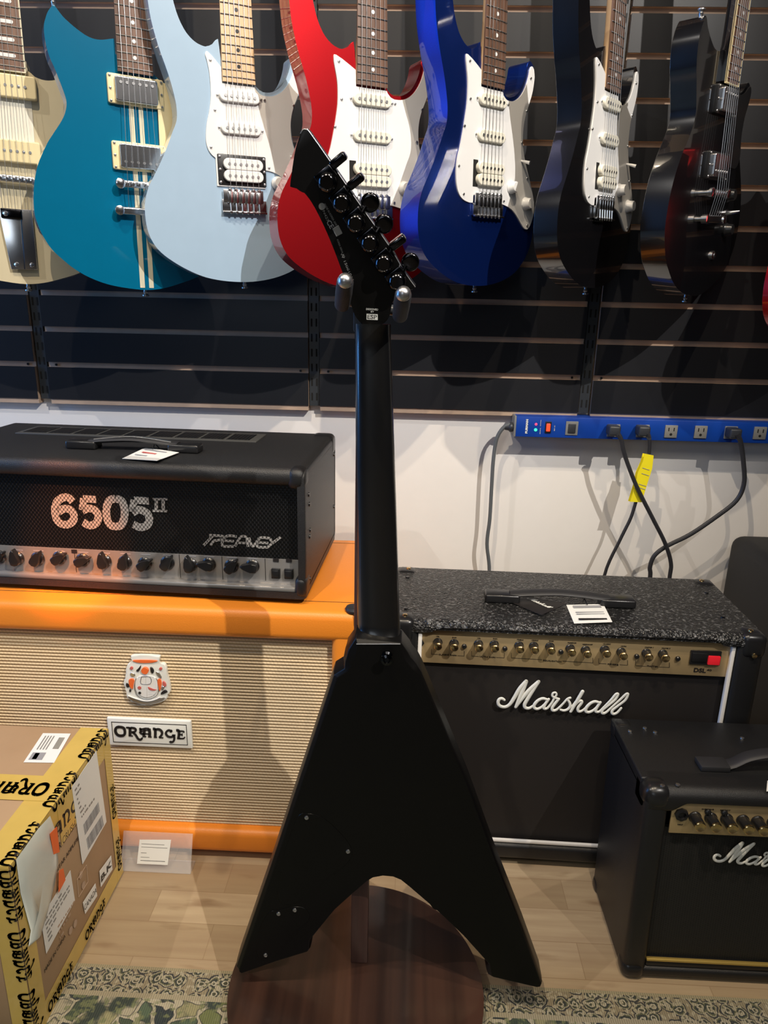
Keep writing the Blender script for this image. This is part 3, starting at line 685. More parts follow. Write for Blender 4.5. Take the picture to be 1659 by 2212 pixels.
WORD = [  # the ornate six letter word, as pen strokes
 W([(290,1352),(232,1372),(210,1437),(232,1500),(290,1522)], 44)+W([(352,1500),(368,1437),(352,1372),(290,1352)], 40),
 W([(395,1362),(440,1362),(480,1372)], 26), W([(458,1362),(454,1440),(446,1512)], 44), W([(425,1516),(495,1516)], 16),
 W([(470,1362),(530,1368),(552,1400),(530,1436),(480,1446)], 34), W([(500,1446),(545,1500),(575,1562),(610,1582),(640,1560),(632,1545)], 34),
 W([(615,1362),(640,1380),(680,1372),(720,1362),(775,1366)], 24), W([(650,1372),(625,1400),(650,1420),(618,1440),(650,1470),(690,1465)], 30), W([(690,1375),(690,1440),(676,1515)], 44), W([(655,1520),(715,1520)], 16),
 W([(775,1366),(780,1440),(772,1515)], 46), W([(750,1522),(805,1522)], 16), W([(695,1465),(775,1465)], 18), W([(700,1400),(770,1392)], 16),
 W([(840,1366),(872,1372),(874,1440),(866,1515)], 42), W([(845,1524),(895,1524)], 16), W([(874,1380),(930,1368),(975,1395),(985,1450),(950,1510),(935,1526)], 38),W([(930,1526),(1000,1528)], 14),
 W([(1145,1395),(1100,1380),(1060,1410),(1050,1450),(1078,1495),(1130,1505),(1180,1480)], 34), W([(1140,1372),(1150,1400),(1120,1410)], 20), W([(1150,1466),(1205,1466)], 16), W([(1182,1470),(1182,1540),(1160,1590),(1122,1604),(1108,1585)], 34),
 W([(1225,1375),(1262,1380),(1266,1450),(1250,1524)], 42), W([(1230,1530),(1290,1530)], 16), W([(1262,1386),(1340,1388),(1350,1410)], 22), W([(1266,1452),(1318,1450)], 18), W([(1318,1430),(1318,1476)], 14), W([(1262,1526),(1335,1524),(1358,1496)], 22)]
def word_local(width, cx=0, cz=0):
    """the ornate word scaled into local coordinates, centred on cx, cz"""
    s = width/1170.; return [[(cx+(a-775)*s, cz-(b-1460)*s, wd*s) for a, b, wd in st] for st in WORD]

# ================================================================ orange speaker cabinet
XO0, XO1, YO, ZO = -.832, -.072, 1.065, .507
fo = Frame((XO0+XO1)/2, YO, 0)
oc = thing('speaker_cabinet', 'bright orange speaker cabinet with cream woven grille cloth, under the black amplifier head', 'speaker cabinet', fo.m)
hw = (XO1-XO0)/2; D = .385
TLc = fo.p(718, 1381, .02); BLc = fo.p(240, 1769, .02)
gx = TLc.x; gz1 = TLc.y+.002; gz0 = BLc.y
bm = bmesh.new()
box(bm, -hw, hw, .001, D, gz1, ZO, .014, 4)
part('top_panel', bm, 'orange', oc)
part('bottom_rail', box(bmesh.new(), -hw, hw, .001, D, .014, gz0, .012, 4), 'orange', oc)
part('side_panel', box(bmesh.new(), gx, hw-.0004, .0026, D-.001, .0165, ZO-.004, .012, 4), 'orange', oc)
part('side_panel', box(bmesh.new(), -hw+.0004, -gx, .0026, D-.001, .0165, ZO-.004, .012, 4), 'orange', oc)
part('back_panel', bx(-hw+.01, hw-.01, D-.02, D-.004, .02, ZO-.01), 'orange', oc)
# seams in the vinyl
for yy, nm in ((.048, 0), (D-.030, 0)):
    part('seam', bx(-hw+.004, hw-.004, yy-.0006, yy+.0006, ZO-.0008, ZO+.0004), 'rubber', oc)
# woven cloth, corded
bm = bmesh.new(); pitch = .0062; nrow = int((gz1-gz0)/pitch)+1; z0c = math.ceil(gz0/pitch)*pitch-pitch
vs = []
for r in range(nrow*6+8):
    z = z0c+r*pitch/6; ph = (z/pitch) % 1
    y = .022-.0021*max(0, math.sin(math.pi*min(1, max(0, (ph-.08)/.92))))**.6
    vs.append((y, z))
ra = None
for y, z in vs:
    rb = [bm.verts.new((-gx-.004, y, z)), bm.verts.new((gx+.004, y, z))]
    if ra: bm.faces.new((ra[0], ra[1], rb[1], rb[0]))
    ra = rb
box(bm, -gx-.004, gx+.004, .026, .032, gz0-.004, gz1+.004)
part('grille_cloth', bm, 'basket', oc, smooth=80)
for s in (-1, 1):
    for yy in (.06, D-.06): part('foot', bx(s*(hw-.07)-.03, s*(hw-.07)+.03, yy-.02, yy+.02, 0, .015, .003), 'rubber', oc)
cc = fo.top(762, 1308, ZO)
part('corner_protector', lathe(bmesh.new(), [(.013, 0), (.014, .004), (.012, .008), (0, .009)], (hw-.012, .017, ZO-.001), (0, 0, 1), 20), 'rubber', oc)
part('corner_clip', bx(hw-.009, hw+.004, -.0015, .018, ZO-.018, ZO+.002, .002), 'rubber', oc)
# name plate
pl = [fo.p(231, 1552, .014), fo.p(413, 1557, .014), fo.p(415, 1617, .014), fo.p(234, 1612, .014)]
cxp = sum(p.x for p in pl)/4; czp = sum(p.y for p in pl)/4; pw = (pl[1]-pl[0]).length; ph_ = (pl[2]-pl[1]).length
npl = part('name_plate', prism(rrect(cxp-pw/2, cxp+pw/2, czp-ph_/2, czp+ph_/2, .002), .0145, .0195, .002), 'logo', oc)
bm = bmesh.new(); iw, ih = pw/2-.008, ph_/2-.0075
for a, b_, c, d_ in ((-iw, iw, ih-.001, ih), (-iw, iw, -ih, -ih+.001), (-iw, -iw+.001, -ih, ih), (iw-.001, iw, -ih, ih)):
    box(bm, cxp+a, cxp+b_, .0140, .0146, czp+c, czp+d_)
part('border_line', bm, 'ink', npl)
part('lettering', ribbon(bmesh.new(), word_local(pw*.84, cxp, czp), .0132, .0016), 'ink', npl, smooth=20)
# crest badge: a generic shield with scrolls
def CR(a, b): return fo.p(220+a/7.54, 1390+b/7.54, .012)
crest_o = [(500,200),(900,210),(935,250),(925,330),(1000,335),(1040,390),(1060,520),(1095,640),(1110,800),(1050,850),(1060,900),(1000,940),(900,975),(740,1005),(600,985),(500,950),(410,890),(400,830),(395,760),(355,680),(365,590),(400,540),(385,460),(420,340),(490,320),(485,250)]
oc_pts = catmull([CR(a, b) for a, b in crest_o], 3)
cb = part('crest_badge', prism(oc_pts, .0125, .0195, .002), 'logo', oc)
def blob(name, pts, mat, dy=.0018, n=3):
    P = catmull([CR(a, b) for a, b in pts], n); return part(name, prism(P, .0125-dy, .0130, .0006, 0, 1), mat, cb)
def ring(cx, cy, rx, ry, n=12): return [(cx+rx*math.cos(2*math.pi*k/n), cy+ry*math.sin(2*math.pi*k/n)) for k in range(n)]
def wire(name, pts, mat, r=.0006, y=.0112, closed=False):
    P = [CR(a, b) for a, b in pts]
    if closed: P.append(P[0])
    return part(name, tube(bmesh.new(), [(p.x, y, p.y) for p in P], r, 6, 3), mat, cb)
blob('banner', [(530,268),(880,272),(872,300),(700,312),(540,298)], 'sticker_orange')
blob('fruit', ring(708, 435, 58, 55), 'sticker_orange', .0035)
blob('leaf', [(560,440),(600,400),(635,355),(632,400),(600,455)], 'ink'); blob('leaf', [(790,385),(830,400),(850,450),(828,490),(800,450)], 'ink')
blob('mantling', [(440,590),(500,568),(530,600),(520,660),(505,740),(475,720),(450,670)], 'sticker_orange'); blob('mantling', [(905,600),(950,572),(975,640),(965,710),(945,780),(925,700)], 'sticker_orange')
blob('supporter', [(398,645),(425,655),(455,690),(430,715),(402,700)], 'ink'); blob('supporter', [(455,740),(480,760),(470,790),(448,775)], 'ink')
blob('supporter', [(990,690),(1020,705),(1010,740),(985,760),(970,730)], 'chrome_dull'); blob('supporter', [(1000,770),(1040,755),(1070,790),(1010,810),(970,830),(965,800)], 'ink'); blob('supporter', [(1000,610),(1040,640),(1050,690),(1020,700),(990,660)], 'paper_red')
blob('supporter', [(880,450),(930,470),(975,540),(960,560),(900,500)], 'chrome_dull'); blob('supporter', [(470,470),(520,480),(545,520),(500,540),(465,510)], 'chrome_dull')
blob('shield', [(590,545),(700,520),(850,540),(900,600),(910,720),(870,820),(740,880),(610,830),(560,750),(550,630)], 'piping', .0018)
wire('shield_edge', [(560,560),(545,640),(540,740),(590,850),(740,910),(890,850),(930,740),(915,620),(880,560)], 'chrome_dull')
wire('shield_edge', [(600,545),(720,525),(850,545)], 'chrome_dull'); wire('shield_edge', [(735,700),(738,790),(740,880)], 'chrome_dull')
wire('book_outline', [(650,540),(790,542),(795,650),(642,648)], 'chrome_dull', .0007, .0108, True); wire('book_outline', [(720,545),(720,648)], 'chrome_dull')
blob('charge', ring(617, 715, 32, 26), 'paper_red', .0025); blob('charge', ring(622, 798, 24, 22), 'ink', .0025)
blob('charge', [(755,700),(800,715),(850,735),(900,745),(840,762),(775,745)], 'paper_red', .0025)
wire('charge_line', [(755,785),(820,780),(880,790)], 'chrome_dull'); wire('charge_line', [(760,825),(815,818),(865,830)], 'chrome_dull')
blob('rose', ring(485, 400, 26, 26), 'paper_red'); blob('rose', ring(960, 410, 24, 24), 'paper_red')
blob('scroll', [(420,860),(520,900),(640,940),(740,955),(860,935),(960,890),(1045,878),(1000,920),(880,960),(740,980),(600,965),(480,920)], 'chrome_dull', .0015)
wire('scroll_edge', [(430,845),(530,885),(650,920),(740,932),(850,915),(950,872)], 'piping', .0012)

# ================================================================ black amplifier head on the orange cabinet
fh = Frame(-.1655, 1.0935, ZO+.013, R(-2.6))
hd = thing('amplifier_head', 'worn black amplifier head with silver control panel, standing on the orange cabinet', 'amplifier', fh.m)
HW, HH, HD = .685, .222, .330
a = fh.p(643, 1150, .002); b = a
gxr = a.x; ptop = fh.p(300, 1193, .02).y; pbot = fh.p(300, 1249, .008).y; gtop = fh.p(300, 1036, .01).y
part('case', box(bmesh.new(), -HW, 0, .0, HD, gtop, HH, .013, 4), 'tolex_head', hd)
part('bottom_board', box(bmesh.new(), -HW, 0, .0, HD, 0, pbot-.010, .010, 4), 'tolex_head', hd)
part('side_board', box(bmesh.new(), gxr, 0, .0005, HD, .002, HH-.004, .012, 4), 'tolex_head', hd)
part('side_board', box(bmesh.new(), -HW, -HW-gxr, .0005, HD, .002, HH-.004, .012, 4), 'tolex_head', hd)
part('back_board', bx(-HW+.01, -.01, HD-.02, HD-.002, .004, HH-.008), 'tolex_head', hd)
gr = part('front_grille', bx(-HW-gxr+.002, gxr-.0005, .022, .026, ptop-.002, gtop+.006), 'perf', hd)
pnl = part('control_panel', bx(-HW-gxr+.002, gxr-.001, .020, .024, pbot-.004, ptop), 'silver', hd)
part('panel_lip', bx(-HW-gxr+.002, gxr-.001, .0045, .0210, pbot-.010, pbot-.002, .002), 'silver', hd)
# digits and second mark painted over the perforated grille
def hp(px, py, y=.0215): return fh.p(px, py, y)
def px_txt(fr, s, p0, p1, h, y, mat, par, name='lettering', fsx=None, bold=0., flat=.0004):
    """text running from photo point p0 to p1 (its middle line) on plane y"""
    A, B = fr.p(*p0, y), fr.p(*p1, y); c = (A+B)/2; wd = (B-A).length; ang = math.atan2(B.y-A.y, B.x-A.x)
    bm = text_bm(s, h*1.38, Matrix.Identity(4), flat, bold=bold)
    xs = [v.co.x for v in bm.verts]; sx = wd/(max(xs)-min(xs)); mx_ = (max(xs)+min(xs))/2
    mid = [v.co.y for v in bm.verts]; my = (max(mid)+min(mid))/2
    for v in bm.verts: v.co.x = (v.co.x-mx_)*sx; v.co.y -= my
    bmesh.ops.transform(bm, matrix=T(c.x, y, c.y) @ RY(-math.degrees(ang)) @ FACE, verts=bm.verts)
    return part(name, bm, mat, par, smooth=20)
def dg(pts, w=.0135): return [(*hp(x, y), w) for x, y in pts]
digits = [
 [dg([(157,1084),(148,1075),(136,1075),(124,1084),(119,1102),(123,1122),(132,1131),(146,1133),(158,1125),(160,1112),(152,1101),(138,1099),(126,1106)])],
 [dg([(208,1079),(180,1077)], .0125), dg([(181,1077),(178,1102)], .012), dg([(178,1103),(192,1098),(206,1103),(213,1116),(208,1130),(194,1135),(180,1128)])],
 [dg([(250,1077),(236,1082),(230,1106),(236,1131),(250,1137),(264,1132),(270,1107),(264,1083),(250,1077)])],
 [dg([(322,1082),(290,1080)], .0125), dg([(290,1080),(286,1106)], .012), dg([(286,1107),(300,1101),(316,1107),(323,1120),(318,1134),(303,1139),(288,1132)])],
 [dg([(338,1078),(338,1102)], .006), dg([(353,1078),(353,1102)], .006), dg([(330,1078),(362,1078)], .004), dg([(330,1103),(362,1104)], .004)]]
for d in digits: part('numeral', ribbon(bmesh.new(), d, .0206, .0006, 6), 'perf_white', gr, smooth=20)
brand = [dg([(440,1178),(462,1155)], .0045), dg([(452,1156),(480,1158),(484,1164),(462,1168)], .0045), dg([(512,1159),(490,1158),(480,1178),(505,1180)], .0045), dg([(486,1168),(506,1169)], .004),
 dg([(508,1180),(520,1160),(532,1161),(536,1181)], .0045), dg([(512,1172),(534,1173)], .004), dg([(538,1161),(546,1180),(560,1162)], .0045), dg([(584,1163),(562,1162),(556,1180),(578,1182)], .0045), dg([(560,1172),(580,1173)], .004), dg([(584,1163),(588,1174)], .0045), dg([(576,1183),(606,1160)], .0045), dg([(455,1178),(462,1168)], .0045)]
part('brand_script', ribbon(bmesh.new(), brand, .0206, .0006, 6), 'perf_white', gr, smooth=20)
kn = [((0, 1209), 40), ((39, 1212), 95), ((83, 1213), 60), ((130, 1211), 35), ((180, 1216), 25), ((227, 1218), 95), ((271, 1221), 75), ((314, 1224), 35), ((363, 1222), 55), ((412, 1226), 100), ((452, 1225), 170), ((501, 1229), 50), ((546, 1229), 175)]
def chicken_knob(par, x, z, y, ang, s=1.):
    o = part('pointer_knob', lathe(bmesh.new(), [(.0118*s, 0), (.0122*s, .003), (.0105*s, .0045), (.0095*s, .006), (0, .006)], (0, 0, 0), (0, -1, 0), 24), 'black_plastic', par, loc=(x, y, z))
    out = catmull([(-.0105*s, 0), (-.0085*s, .0068*s), (0, .0078*s), (.0150*s, .0030*s), (.0190*s, 0), (.0150*s, -.0030*s), (0, -.0078*s), (-.0085*s, -.0068*s)], 3)
    q = part('pointer', prism(out, -.0155, -.004, .0025), 'black_plastic', o); q.rotation_euler = (0, -R(ang), 0)
    return o
for (px, py), an in kn:
    p = fh.p(px, py-7, .020); chicken_knob(pnl, p.x, p.y, .020, an)
for px in (118, 160, 387, 479, 572.5):
    if px == 118: continue
    p = fh.p(px, 1180+px*.04, .0199); q = fh.p(px, 1238+px*.028, .0199)
    part('divider_line', bx(p.x-.0004, p.x+.0004, .0194, .0202, max(q.y, pbot), min(p.y, ptop)), 'ink', pnl)
for px, py in ((596, 1238), (624, 1239)):
    p = fh.p(px, py, .018); sw = part('rocker_switch', bx(p.x-.0075, p.x+.0075, .0150, .0205, p.y-.0095, p.y+.0085, .001), 'black_plastic', pnl)
    part('rocker', bx(p.x-.0058, p.x+.0058, .0118, .016, p.y-.006, p.y+.0065, .0012, mx=None), 'black_plastic', sw)
for px, py in ((596, 1210), (624, 1211), (160, 1191)):
    p = fh.p(px, py, .019); part('indicator_window', bx(p.x-.0048, p.x+.0048, .0188, .0202, p.y-.0030, p.y+.0030), 'ink', pnl)
for (px, _), _a in kn[1:]:
    p = fh.p(px, 1187+px*.035, .0199); part('control_caption', bx(p.x-.009, p.x+.009, .0196, .0202, p.y-.0006, p.y+.0006), 'paper_grey', pnl)
for cx_, dx in ((0, -1), (-HW, 1)):
    for zz in (HH-.001, .0):
        s = 1 if zz > .1 else -1
        pw_ = .030 if zz > .1 else .019
        x0, x1 = (cx_-pw_, cx_+.0015) if dx < 0 else (cx_-.0015, cx_+pw_)
        part('corner_protector', box(bmesh.new(), x0, x1, -.0018, .040, min(zz, zz-s*.034), max(zz, zz-s*.034)+.0018, .013 if zz > .1 else .009, 4), 'tolex_smooth', hd)
part('corner_protector', box(bmesh.new(), -.045, .0015, HD-.045, HD+.001, HH-.04, HH+.0018, .012, 4), 'black_plastic', hd)
for yy, zz in ((.035, HH-.050), (.040, HH-.068), (.040, HH-.125), (HD-.02, HH-.04), (HD-.02, HH-.15), (.04, .02), (.045, HH-.115)):
    part('side_screw', lathe(bmesh.new(), [(.004, 0), (.0035, .002), (0, .003)], (0, yy, zz), (1, 0, 0), 12), 'black_plastic', hd)
for x in (-.075, -HW+.075):
    for yy in (.05, HD-.05): part('foot', lathe(bmesh.new(), [(.021, .001), (.021, -.006), (.017, -.0125), (0, -.0125)], (x, yy, 0), (0, 0, 1), 24), 'rubber', hd)
# vent in the top and strap handle
c0, c1, c2, c3 = fh.top(48, 931, HH), fh.top(90, 920, HH), fh.top(572, 938, HH), fh.top(560, 954, HH)
vx0, vx1 = min(c0.x, c1.x), (c2.x+c3.x)/2; vy0, vy1 = c3.y, c2.y
vy0, vy1 = .205, .285; vx0 = fh.top(60, 928, HH).x; vx1 = fh.top(568, 945, HH).x
vg = part('top_vent', bx(vx0, vx1, vy0, vy1, HH-.0008, HH+.0016, .0008), 'vent_frame', hd)
for k in range(9):
    x0 = vx0+.010+k*(vx1-vx0-.02)/9; x1 = x0+(vx1-vx0-.02)/9-.006
    part('vent_mesh', bx(x0, x1, vy0+.012, vy1-.012, HH+.0010, HH+.0022), 'perf', vg)
h0, h1 = fh.top(148, 952, HH+.012), fh.top(428, 966, HH+.012); hy = (h0.y+h1.y)/2
hy = max(.10, min(.20, hy))
hx0, hx1 = fh.top(148, 952, HH+.012).x, fh.top(428, 966, HH+.012).x
hl = part('carry_handle', tube(bmesh.new(), [(hx0+.040, hy, HH+.012), (hx0+.07, hy, HH+.016), ((hx0+hx1)/2, hy, HH+.019), (hx1-.07, hy, HH+.016), (hx1-.040, hy, HH+.012)], .0135, 12, 4, flat=.35, up=(0, 0, 1)), 'rubber', hd)
for x0, x1 in ((hx0, hx0+.055), (hx1-.055, hx1)): part('handle_end_cap', box(bmesh.new(), x0, x1, hy-.015, hy+.015, HH, HH+.015, .004, 3), 'black_plastic', hl)
part('handle_trim', tube(bmesh.new(), [(hx0+.05, hy-.004, HH+.0175), ((hx0+hx1)/2, hy-.004, HH+.0245), (hx1-.05, hy-.004, HH+.0175)], .004, 8, 5, flat=.4, up=(0, 0, 1)), 'chrome_dull', hl)
def hang_tag(name, label, cat, fr, corners, h, lift=.0015, extra=None, mat='paper'):
    P = [fr.top(a, b, h) for a, b in corners]
    g = thing(name, label, cat, fr.m @ T(0, 0, h), 'swing tags lying on the amplifiers')
    part('card', quad(bmesh.new(), [(p.x, p.y, lift*(1+.6*i)) for i, p in enumerate(P)], .0006, (0, 0, 1)), mat, g)
    return g, P
tg, P = hang_tag('swing_tag', 'white swing tag lying on top of the black amplifier head, by its handle', 'price tag', fh, [(264, 993), (315, 970), (387, 982), (340, 1001)], HH)
def tag_line(g, P, u0, u1, v0, v1, mat, lift=.0042):
    def L(u, v): a = P[0].lerp(P[1], v); b = P[3].lerp(P[2], v); return a.lerp(b, u)
    q = [L(u0, v0), L(u1, v0), L(u1, v1), L(u0, v1)]
    part('print_line', quad(bmesh.new(), [(p.x, p.y, lift) for p in q], .0003, (0, 0, 1)), mat, g)
tag_line(tg, P, .1, .75, .78, .84, 'paper_grey'); tag_line(tg, P, .2, .6, .52, .60, 'paper_red'); tag_line(tg, P, .15, .5, .3, .34, 'paper_grey')
q = fh.top(345, 974, HH)
part('string_loop', tube(bmesh.new(), [(q.x, q.y, .004), (q.x-.012, q.y+.010, .010), (q.x-.006, hy-.014, .006)], .0009, 6, 4), 'black_plastic', tg)

# ================================================================ black combo amplifier with gold panel
fm = Frame(.288, 1.080, 0, R(-1.2))
cm = thing('combo_amplifier', 'large black combo amplifier with gold control panel and white script logo', 'amplifier', fm.m)
MW, MH, MD = .308, .490, .252
pa, pb, pc_, pd_ = fm.p(896, 1364, .012), fm.p(1560, 1404, .012), fm.p(1556, 1463, .012), fm.p(908, 1427, .012)
ixl, ixr = -(.5*(pb.x-pa.x))+.5*(pa.x+pb.x), pb.x
ix = .5*(abs(pa.x)+abs(pb.x)); ix = min(ix, MW-.030)
pz1 = (pa.y+pb.y)/2; pz0 = (pc_.y+pd_.y)/2
lipz = fm.p(1200, 1366, 0).y
def lip_board(x0, x1, H, zb, r, depth, r2=.004, n=64, rx=.010):
    """front board of an amplifier top: a fat rounded roll whose lower edge follows zb(x)"""
    bm = bmesh.new(); rings = []
    for i in range(n+1):
        x = x0+(x1-x0)*i/n; z0 = zb(x); ed = min(x-x0, x1-x); sh = 0
        if ed < rx: sh = rx-math.sqrt(max(0, rx*rx-(rx-ed)**2))
        pts = [(depth, H-sh)]
        for k in range(9): a = math.pi/2*k/8; pts.append((sh+r-r*math.sin(a), H-sh-r+r*math.cos(a)))
        q = min(r2, (H-r-z0)*.45)
        for k in range(5): a = math.pi/2*k/4; pts.append((sh+q-q*math.cos(a), z0+q-q*math.sin(a)))
        pts.append((depth, z0)); rings.append([bm.verts.new((x, y, z)) for y, z in pts])
    for A, B in zip(rings, rings[1:]):
        for k in range(len(A)): bm.faces.new((A[k], A[(k+1) % len(A)], B[(k+1) % len(B)], B[k]))
    bm.faces.new(rings[0]); bm.faces.new(rings[-1]); return bm
def smoothstep(t): t = max(0, min(1, t)); return t*t*(3-2*t)
lipf = lambda x: lipz-.013*smoothstep((abs(x)-(MW-.085))/.022)
part('top_board', lip_board(-MW, MW, MH, lipf, .015, .045), 'tolex', cm, smooth=50)
part('top_board_rear', box(bmesh.new(), -MW, MW, .030, MD, MH-.020, MH-.0002, .004, 3), 'tolex', cm)
bz = fm.p(1180, 1832, 0).y
for s in (-1, 1):
    x0, x1 = (ix+.006, MW) if s > 0 else (-MW, -ix-.006)
    part('side_board', box(bmesh.new(), x0, x1, .001, MD, .014, MH-.006, .010, 3), 'tolex_smooth', cm)
part('bottom_board', box(bmesh.new(), -MW+.0005, MW-.0005, .002, MD-.0008, .0145, bz, .008, 3), 'tolex_smooth', cm)
part('back_board', bx(-MW+.01, MW-.01, MD-.012, MD-.001, .02, MH-.012), 'tolex_smooth', cm)
part('grille', bx(-ix-.004, ix+.004, .018, .024, bz-.006, pz0+.004), 'cloth', cm)
bm = bmesh.new()
box(bm, -ix-.002, ix+.002, .006, .012, bz+.001, bz+.0075, .002); part('white_piping', bm, 'piping', cm)
for s in (-1, 1):
    part('white_piping', bx(*( (ix-.0005, ix+.0065) if s > 0 else (-ix-.0065, -ix+.0005)), .004, .012, bz+.001, lipz, .002), 'piping', cm)
gp = part('control_panel', bx(-ix, ix, .010, .013, pz0, pz1+.014, .0008), 'gold', cm)
caps = [(215,400),(287,405),(395,408),(465,410),(575,415),(640,417),(712,420),(802,428),(870,435),(955,433),(1028,443),(1140,448),(1213,452)]
def brass_knob(par, p, y, r=.0070, h=.0165, name='control_knob'):
    k = part(name, lathe(bmesh.new(), [(r*1.12, 0), (r*1.12, .002), (r, .003), (r*.93, h), (0, h)], (0, 0, 0), (0, -1, 0), 28), 'black_plastic', par, loc=(p.x, y, p.y))
    c = part('knob_cap', lathe(bmesh.new(), [(r*.95, h-.001), (r*.95, h+.0012), (r*.80, h+.0020), (r*.2, h+.0008), (0, h+.0008)], (0, 0, 0), (0, -1, 0), 28), 'brass', k)
    return k
def cap_to_base(fr, px, py, y, h): return fr.p(px, py, y-h)
for a, b in caps: brass_knob(gp, cap_to_base(fm, 840+a/2.0256, 1200+b/2.0256, .010, .018), .010)
for a, b in ((330,398),(508,408),(753,422),(1085,442),(1265,452)):
    p = fm.p(840+a/2.0256, 1200+b/2.0256, .008); part('push_button', lathe(bmesh.new(), [(.0042, 0), (.0042, .003), (.003, .0045), (0, .005)], (p.x, .010, p.y), (0, -1, 0), 16), 'black_plastic', gp)
p = fm.p(904.5, 1389, .008)
jk = part('input_jack', lathe(bmesh.new(), [(.0092, 0), (.0092, .003), (.0062, .0042), (.0060, .0015), (0, .0015)], (p.x, .010, p.y), (0, -1, 0), 6), 'black_plastic', gp)
part('jack_ring', lathe(bmesh.new(), [(.0050, .0016), (.0050, .0040), (.0038, .0042), (.0036, .0017)], (p.x, .010, p.y), (0, -1, 0), 20), 'chrome_dull', jk)
q0, q1 = fm.p(1493, 1406, .008), fm.p(1562, 1436, .008)
p0 = fm.p(1494, 1405, .007); p1 = fm.p(1556, 1438, .007)
sw = part('power_switch', bx(p0.x, p1.x-.001, .0065, .011, p1.y, p0.y, .001), 'black_plastic', gp)
r0, r1 = fm.p(1531, 1417, .005), fm.p(1554, 1437, .005)
part('red_rocker', bx(r0.x, r1.x, .0035, .008, r1.y, r0.y, .0015), 'red_lamp', sw)
r0, r1 = fm.p(1497, 1411, .005), fm.p(1527, 1431, .005)
part('black_rocker', bx(r0.x, r1.x, .0045, .008, r1.y, r0.y, .0015), 'black_plastic', sw)
px_txt(fm, 'DSL', (1499, 1447), (1525, 1449), .0075, .0096, 'ink', gp, 'model_lettering', bold=.0003)
px_txt(fm, '40', (1527, 1447), (1537, 1448), .0035, .0096, 'ink', gp, 'model_lettering')
def cap_txt(s, a0, a1, h=.0026): return px_txt(fm, s, (840+a0[0]/2.0256, 1200+a0[1]/2.0256), (840+a1[0]/2.0256, 1200+a1[1]/2.0256), h, .0096, 'ink', gp, 'caption')
cap_txt('CLASSIC GAIN', (218, 433), (296, 437)); cap_txt('ULTRA GAIN', (398, 441), (466, 446)); cap_txt('EQUALISATION', (675, 459), (755, 465)); cap_txt('REVERB', (958, 475), (1005, 479)); cap_txt('MASTER', (1130, 483), (1178, 487)); cap_txt('INPUT', (115, 413), (146, 415), .002)
def bracket(a0, a1, gap0, gap1, rise=22):
    bm = bmesh.new(); P = lambda a, b: fm.p(840+a/2.0256, 1200+b/2.0256, .0096)
    for A, B in ((P(*a0), P(gap0[0], gap0[1])), (P(*gap1), P(*a1)), (P(*a0), P(a0[0], a0[1]-rise)), (P(*a1), P(a1[0], a1[1]-rise))):
        d = (B-A); n_ = Vector((-d.y, d.x)).normalized()*.0003
        quad(bm, [(A.x+n_.x, .0098, A.y+n_.y), (B.x+n_.x, .0098, B.y+n_.y), (B.x-n_.x, .0098, B.y-n_.y), (A.x-n_.x, .0098, A.y-n_.y)], .0003, (0, -1, 0))
    part('caption_bracket', bm, 'ink', gp)
bracket((186, 432), (330, 440), (214, 433), (300, 438)); bracket((362, 440), (505, 448), (394, 442), (470, 446)); bracket((536, 448), (893, 470), (670, 456), (760, 462)); bracket((918, 472), (1045, 480), (952, 474), (1010, 478)); bracket((1080, 482), (1228, 490), (1126, 485), (1182, 488))
for (a, b), s in zip(caps, ['VOL', 'GAIN', 'VOL', 'GAIN', 'TREBLE', 'MIDDLE', 'BASS', 'PRESENCE', 'RESONANCE', 'CLASSIC', 'ULTRA', 'MASTER 1', 'MASTER 2']):
    px, py = 840+a/2.0256, 1200+(b-46)/2.0256; wd = 3.2*len(s)*.72
    px_txt(fm, s, (px-wd/2, py-.3), (px+wd/2, py+.3), .0019, .0096, 'ink', gp, 'caption')
# script logo
mpx = (fm.p(1341, 1500, .008)-fm.p(1241, 1495, .008)).length/100/4.879
S = [[(*fm.p(1040+a/4.879, 1440+b/4.879, .012), wd*mpx) for a, b, wd in st] for st in SCRIPT]
def script_mesh(S, y, flat=.55):
    bm = bmesh.new()
    for st in S:
        pts = catmull([Vector((x, z, w_)) for x, z, w_ in st], 5, closed=False)
        n = len(pts); P3 = [Vector((p.x, y, p.y)) for p in pts]; Wd = [p.z/2 for p in pts]
        tube(bm, P3, lambda t, Wd=Wd, n=n: Wd[min(n-1, int(round(t*(n-1))))], 10, 1, True, flat, (0, 1, 0))
        for p, r in ((P3[0], Wd[0]), (P3[-1], Wd[-1])):
            bmesh.ops.create_uvsphere(bm, u_segments=10, v_segments=6, radius=r, matrix=Matrix.Translation(p) @ Matrix.Diagonal((1, flat, 1, 1)))
    return bm
part('script_logo', script_mesh(S, .0095), 'logo', cm, smooth=60)
